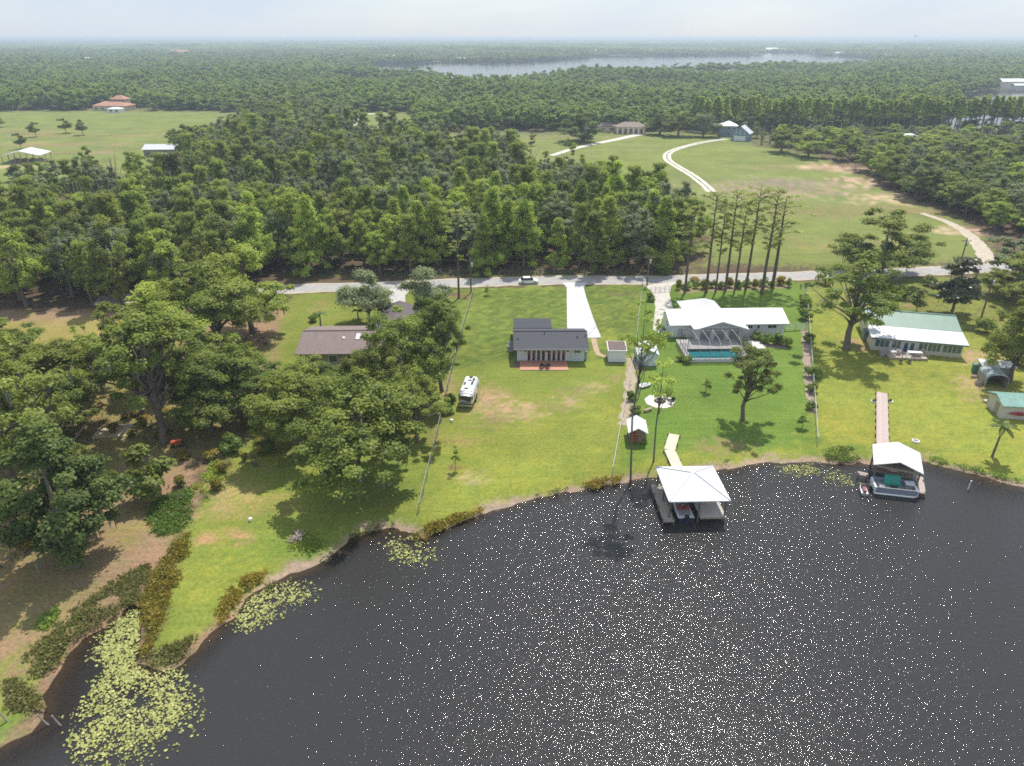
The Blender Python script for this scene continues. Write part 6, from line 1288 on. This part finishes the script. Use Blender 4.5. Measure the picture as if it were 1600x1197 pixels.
far_house('small grey-roofed shed in front of the stable', 262, 251, 7, 5, 2.4, .8, R(2), M_TANR, M_GALV, 'shed', 'shed', hip=False, wins=2)
far_house('house with white roof among the trees right of the pasture', 1416, 226, 11, 9, 3.4, 2.2, R(15), M_WHITE, M_METALW, wins=3)
wst = thing('white_arch', 'white round-arched shelter behind the far box truck', 'shelter', at(546, 205), R(20)); aw = MB()
for i in range(8):
    a_, b_ = math.pi * i / 8, math.pi * (i + 1) / 8; aw.add([(-2.4 * math.cos(a_), 0, 2.9 * math.sin(a_)), (-2.4 * math.cos(b_), 0, 2.9 * math.sin(b_)), (-2.4 * math.cos(b_), 6, 2.9 * math.sin(b_)), (-2.4 * math.cos(a_), 6, 2.9 * math.sin(a_))], [(0, 1, 2, 3)])
aw.build('cover', M_WHITE, wst)
for x in (-2.38, 2.38): MB().box(x - .05, x + .05, 0, .1, 0, .8).build('leg', M_ALU, wst)
# boathouses and homes along the two far lakes, each a few pixels
FB = [(1578, 139, 26, 'long white boathouse at the right edge of the right-hand lake', M_METALW), (1510, 141, 12, 'white-roofed dock on the right-hand lake left of the long boathouse', M_METALW), (1470, 145.5, 12, 'grey-roofed dock in the middle of the right-hand lake shore', M_GALV), (1418, 145, 9, 'white dock roof beyond the cypress row', M_METALW), (1365, 145, 14, 'grey boathouse at the left end of the right-hand lake', M_GALV), (1398, 134, 12, 'white house in the trees above the right-hand lake', M_WHITE), (1420, 129, 14, 'pale house highest above the right-hand lake', M_WHITE), (1590, 141, 14, 'white boat shelter beside the long boathouse', M_WHITE),
      (1205, 81, 46, 'white house on the far shore at the head of the far lake', M_WHITE), (1222, 80.5, 30, 'low white house right of the lake head', M_WHITE), (1277, 83.5, 26, 'white dock on the far shore of the far lake, right of the head', M_METALW), (1309, 87, 26, 'white boathouse near the right end of the far lake', M_METALW), (1115, 84, 26, 'white dock midway along the far shore of the far lake', M_METALW), (937, 85, 34, 'white house on the far shore where the lake bends', M_WHITE), (915, 85, 22, 'smaller white house left of the lake bend', M_WHITE), (720, 96, 22, 'white dock on the far shore at the left of the far lake', M_METALW), (1385, 91, 24, 'white house at the right tip of the far lake', M_WHITE),
      (540, 92, 30, 'pale house far left of the lake among trees', M_WHITE), (612, 93, 26, 'pale house nearest the left tip of the far lake', M_WHITE), (640, 84, 34, 'pale hall above the left tip of the far lake', M_WHITE), (210, 83, 60, 'long pale building near the left horizon', M_WHITE), (283, 86, 60, 'long building with reddish roof near the left horizon', M_TILE), (130, 99, 30, 'white roof among the trees at the far left', M_WHITE), (38, 120, 24, 'large white roof at the left edge of the forest', M_WHITE), (628, 137, 12, 'tan roof peeking from the dark wood', M_TANR), (876, 122, 7, 'tiny white roof in the wood right of the lake tip', M_WHITE)]
for px, py, w, lab, rm in FB:
    p = at(px, py); b_ = thing('lakeside_house' if 'house' in lab or 'hall' in lab or 'building' in lab else 'lakeside_dock', lab, 'building', p, random.uniform(-.3, .3)); hh = min(w * .22 + 1.5, 9)
    MB().box(-w / 2, w / 2, -w * .2, w * .2, 0, hh).build('wall', mat('far_wall', (.6, .58, .55), .8), b_); MB().roof(-w / 2 - .6, w / 2 + .6, -w * .25, w * .25, hh, hh + w * .1 + .4).build('roof', rm, b_)
tw = thing('water_tower', 'tiny water tower on the right horizon', 'tower', at(1429, 64), 0); MB().cyl((0, 0), 4, 0, 62, 8).build('shaft', M_GREYFR, tw); MB().cyl((0, 0), 12, 62, 74, 12).build('tank', M_GREYFR, tw)

# ------------------------------------------------------------------ marsh and shore plants, lily pads
def patch(px, n, seed, z=0.0): 
    pl = poly_px(px, z); q = np.random.default_rng(seed); lo, hi = pl.min(0), pl.max(0); out = np.zeros((0, 2))
    while len(out) < n:
        P = lo + (hi - lo) * q.random((n * 2, 2)); out = np.vstack([out, P[inside(P, pl)]])
    return out[:n], q
def tufts(name, label, px, n, h, m, seed, size=.13, spread=.22, blades=11, kind='plants'):
    """mass of shore plants: upright sprays with side leaves"""
    P, q = patch(px, int(n * 1.3), seed); k = len(P); h = h * .75; edge = np.clip(sdist(P, poly_px(px)) / .9, .15, 1); hs = h * (.3 + .8 * q.random(k)) * (.65 + .5 * wob(P, 1.6, seed)) * edge; keep = (hs > .1) & (q.random(k) < .35 + .65 * edge) & (.7 * wob(P, 1.0, seed + 3) + .8 * wob(P, 2.6, seed) + .45 * q.normal(size=k) > -.12); P = P[keep]; hs = hs[keep]; k = len(P)
    base = np.repeat(P, blades, 0); hh = np.repeat(hs, blades); tt = np.repeat(q.random(k), blades)
    C = np.concatenate([base + q.normal(size=base.shape) * spread, (hh * (.25 + .75 * q.random(len(hh))))[:, None]], 1)
    Nn = unit(q.normal(size=C.shape) * .7 + np.array([0, 0, .55])); S = size * (.6 + .9 * q.random(len(C)))
    V, F, T_ = leaf_cards(C, Nn, S, np.clip(tt * .65 + .35 * q.random(len(C)), 0, 1), q)
    return tag(link(bpy.data.objects.new(name, np_mesh(name, V, F, m, {'tint': ('FLOAT', 'POINT', T_)}))), label, kind, kind='stuff')
tufts('shore_plants', 'rusty yellow waterside plants below the left wire fence', [(640, 838), (662, 820), (700, 805), (756, 792), (760, 802), (700, 824), (662, 846)], 620, .9, RUST, 1)
tufts('shore_plants', 'rusty yellow waterside plants left of the thin cypress', [(905, 758), (930, 748), (975, 742), (972, 754), (930, 766)], 300, .9, RUST, 2)
tufts('shore_plants', 'green waterside fringe in the middle of the lawn shore', [(800, 780), (840, 768), (900, 755), (905, 762), (850, 776), (805, 790)], 260, .5, BUSH, 3)
tufts('shore_plants', 'rusty plants along the inner edge of the grassy spit', [(215, 935), (240, 890), (270, 850), (300, 825), (302, 850), (290, 890), (265, 950), (240, 1015), (215, 1045), (222, 985)], 1300, 1.0, RUST, 4)
tufts('shore_plants', 'rusty green plants along the lake side of the grassy spit', [(335, 955), (345, 925), (380, 900), (430, 885), (428, 897), (395, 918), (368, 945), (340, 985)], 520, .9, RUST, 5)
tufts('shore_plants', 'olive reeds at the tip of the grassy spit', [(215, 1045), (235, 1010), (270, 1005), (310, 985), (285, 1035), (240, 1050)], 420, .7, REED, 6)
tufts('marsh_plants', 'olive and brown marsh plants along the left inlet', [(20, 1040), (70, 985), (120, 945), (190, 895), (245, 870), (235, 930), (205, 950), (150, 985), (112, 1005), (92, 1045), (50, 1075)], 1500, .7, REED, 7)
tufts('marsh_plants', 'green marsh grass at the bottom-left shore', [(0, 1050), (45, 1062), (70, 1085), (80, 1110), (40, 1118), (0, 1110)], 520, .5, REED, 8)
tufts('shore_plants', 'green brush on the slope above the spit', [(225, 800), (250, 775), (300, 760), (315, 790), (290, 830), (250, 840), (228, 830)], 700, 1.3, BUSH, 9)
tufts('shore_plants', 'bright brush beside the slope below the leafy oak', [(290, 770), (330, 720), (370, 690), (365, 730), (320, 790)], 500, .8, CYP, 10)
tufts('shore_plants', 'green weeds on the shore left of the gabled boathouse', [(1280, 720), (1285, 700), (1320, 695), (1352, 705), (1350, 720), (1300, 724)], 340, .55, BUSH, 11)
tufts('shore_plants', 'thin green fringe on the shore right of the gabled boathouse', [(1450, 708), (1520, 728), (1600, 748), (1600, 756), (1520, 738), (1450, 718)], 420, .4, BUSH, 12)
tufts('shore_plants', 'dark roots and weeds on the eroded bank below the lakeside oak', [(530, 842), (570, 822), (625, 812), (640, 825), (600, 830), (560, 842)], 300, .4, REED, 13)
tufts('shore_plants', 'bright weeds round the brush pile', [(430, 850), (450, 830), (500, 820), (520, 845), (490, 868), (440, 865)], 360, .45, CYP, 14)
tufts('shore_plants', 'low weeds on the shore beside the hip-roofed boathouse', [(1075, 724), (1180, 712), (1270, 712), (1270, 718), (1180, 718), (1080, 732)], 300, .35, REED, 15)
tufts('fence_weeds', 'weeds grown up along the lower left wire fence', [(652, 805), (660, 760), (682, 690), (686, 690), (668, 760), (662, 805)], 260, .5, BUSH, 16)
tufts('slope_plants', 'leafy shrubs at the edge of the sandy left bank', [(55, 985), (70, 955), (85, 945), (95, 960), (75, 985)], 200, 1.0, BUSH, 17)
und2 = np.vstack([patch(px, n, sd)[0] for px, n, sd in (([(200, 720), (330, 690), (420, 690), (400, 740), (320, 800), (230, 800)], 60, 61), ([(60, 650), (220, 640), (330, 640), (300, 700), (60, 720)], 60, 62), ([(380, 600), (470, 620), (560, 620), (540, 690), (420, 690)], 55, 63), ([(300, 520), (420, 520), (420, 600), (330, 640), (280, 600)], 60, 64), ([(0, 560), (150, 560), (150, 640), (0, 660)], 45, 65), ([(0, 800), (60, 830), (40, 900), (0, 900)], 12, 66), ([(1530, 500), (1600, 480), (1600, 590), (1560, 560)], 30, 67), ([(1280, 445), (1420, 440), (1400, 470), (1290, 470)], 14, 68))])
gn_stuff('undergrowth', 'scattered low undergrowth beneath the near oaks', [bush_parts, rust_parts], und2, .5 + .9 * rng.random(len(und2)), .4 + .7 * rng.random(len(und2)), (rng.random(len(und2)) < .15).astype(int))
tufts('shore_plants', 'low ragged weeds scattered along the lawn shore', [(690, 826), (760, 800), (830, 778), (900, 763), (1000, 746), (1060, 741), (1060, 748), (1000, 753), (900, 769), (830, 785), (760, 806), (690, 834)], 420, .3, REED, 21, blades=6)
tufts('shore_plants', 'thin weeds scattered along the shore of the spit', [(330, 985), (400, 915), (500, 872), (535, 845), (545, 850), (505, 884), (405, 930), (335, 998)], 300, .3, REED, 22, blades=6)
def pads(label, px, n, seed, clumpy=.4):
    P, q = patch(px, int(n * 1.7), seed, WATER); P = P + q.normal(size=P.shape) * .55; k = len(P)
    P = P[(.8 * wob(P, 1.3, seed) + .6 * wob(P, .5, seed + 1) + .4 * q.normal(size=k)) > -clumpy]; P = P[sdist(P, LAKE) > .05]; k = len(P)
    r = .05 + .10 * q.random(k) ** 2; a0 = q.random(k) * 6.28; V = np.zeros((k, 8, 3)); tl_ = q.normal(size=(k, 2)) * .16
    for j in range(8):
        a_ = a0 + j * 2 * math.pi / 8; rr = r * (1 if j else .55); dx, dy = rr * np.cos(a_), rr * np.sin(a_)
        V[:, j] = np.stack([P[:, 0] + dx, P[:, 1] + dy, WATER + .04 + q.random(k) * .05 + dx * tl_[:, 0] + dy * tl_[:, 1]], 1)
    tag(link(bpy.data.objects.new('lily_pads', np_mesh('lily_pads', V.reshape(-1, 3), np.arange(8 * k).reshape(-1, 8), PADM, {'tint': ('FLOAT', 'POINT', np.repeat(q.random(k), 8))}))), label, 'lily pads', kind='stuff')
pads('dense lily pads filling the inlet beside the grassy spit', [(150, 1015), (185, 965), (232, 950), (222, 1000), (210, 1035), (240, 1058), (180, 1060), (160, 1040)], 1100, 1, .9)
pads('large sheet of lily pads off the tip of the grassy spit', [(150, 1060), (200, 1050), (285, 1045), (292, 1075), (290, 1110), (265, 1140), (215, 1160), (180, 1180), (120, 1160), (115, 1120)], 1700, 2, .35)
pads('scattered outer lily pads at the bottom left', [(115, 1140), (200, 1150), (270, 1130), (305, 1070), (310, 1140), (240, 1190), (160, 1215), (115, 1200)], 420, 3, .2)
pads('lily pads beside the lake edge of the grassy spit', [(362, 975), (385, 930), (430, 915), (490, 920), (485, 935), (440, 955), (390, 988)], 620, 4, .5)
pads('lily pads in the cove below the lakeside oak', [(605, 845), (640, 840), (672, 850), (675, 870), (650, 885), (620, 878)], 300, 5, .3)
pads('small patch of lily pads left of the gabled boathouse', [(1222, 730), (1270, 727), (1278, 738), (1250, 744), (1225, 740)], 220, 6, .6)
pads('second small patch of lily pads nearest the gabled boathouse', [(1285, 741), (1310, 738), (1330, 752), (1325, 760), (1300, 752)], 130, 7, .5)

# ------------------------------------------------------------------ air: even summer haze round the whole place
hz = MB().box(-31000, 31000, -520, 43000, -5, 51.5)
hm = bpy.data.materials.new('summer_haze'); hm.use_nodes = True; t = hm.node_tree; t.nodes.clear()
pv = N(t, 'ShaderNodeVolumePrincipled'); pv.inputs['Color'].default_value = (0.76, 0.88, 1.0, 1); pv.inputs['Density'].default_value = 0.00025; pv.inputs['Anisotropy'].default_value = 0.2
oo = N(t, 'ShaderNodeOutputMaterial'); t.links.new(pv.outputs['Volume'], oo.inputs['Volume'])
tag(hz.build('haze', hm), kind='stuff')
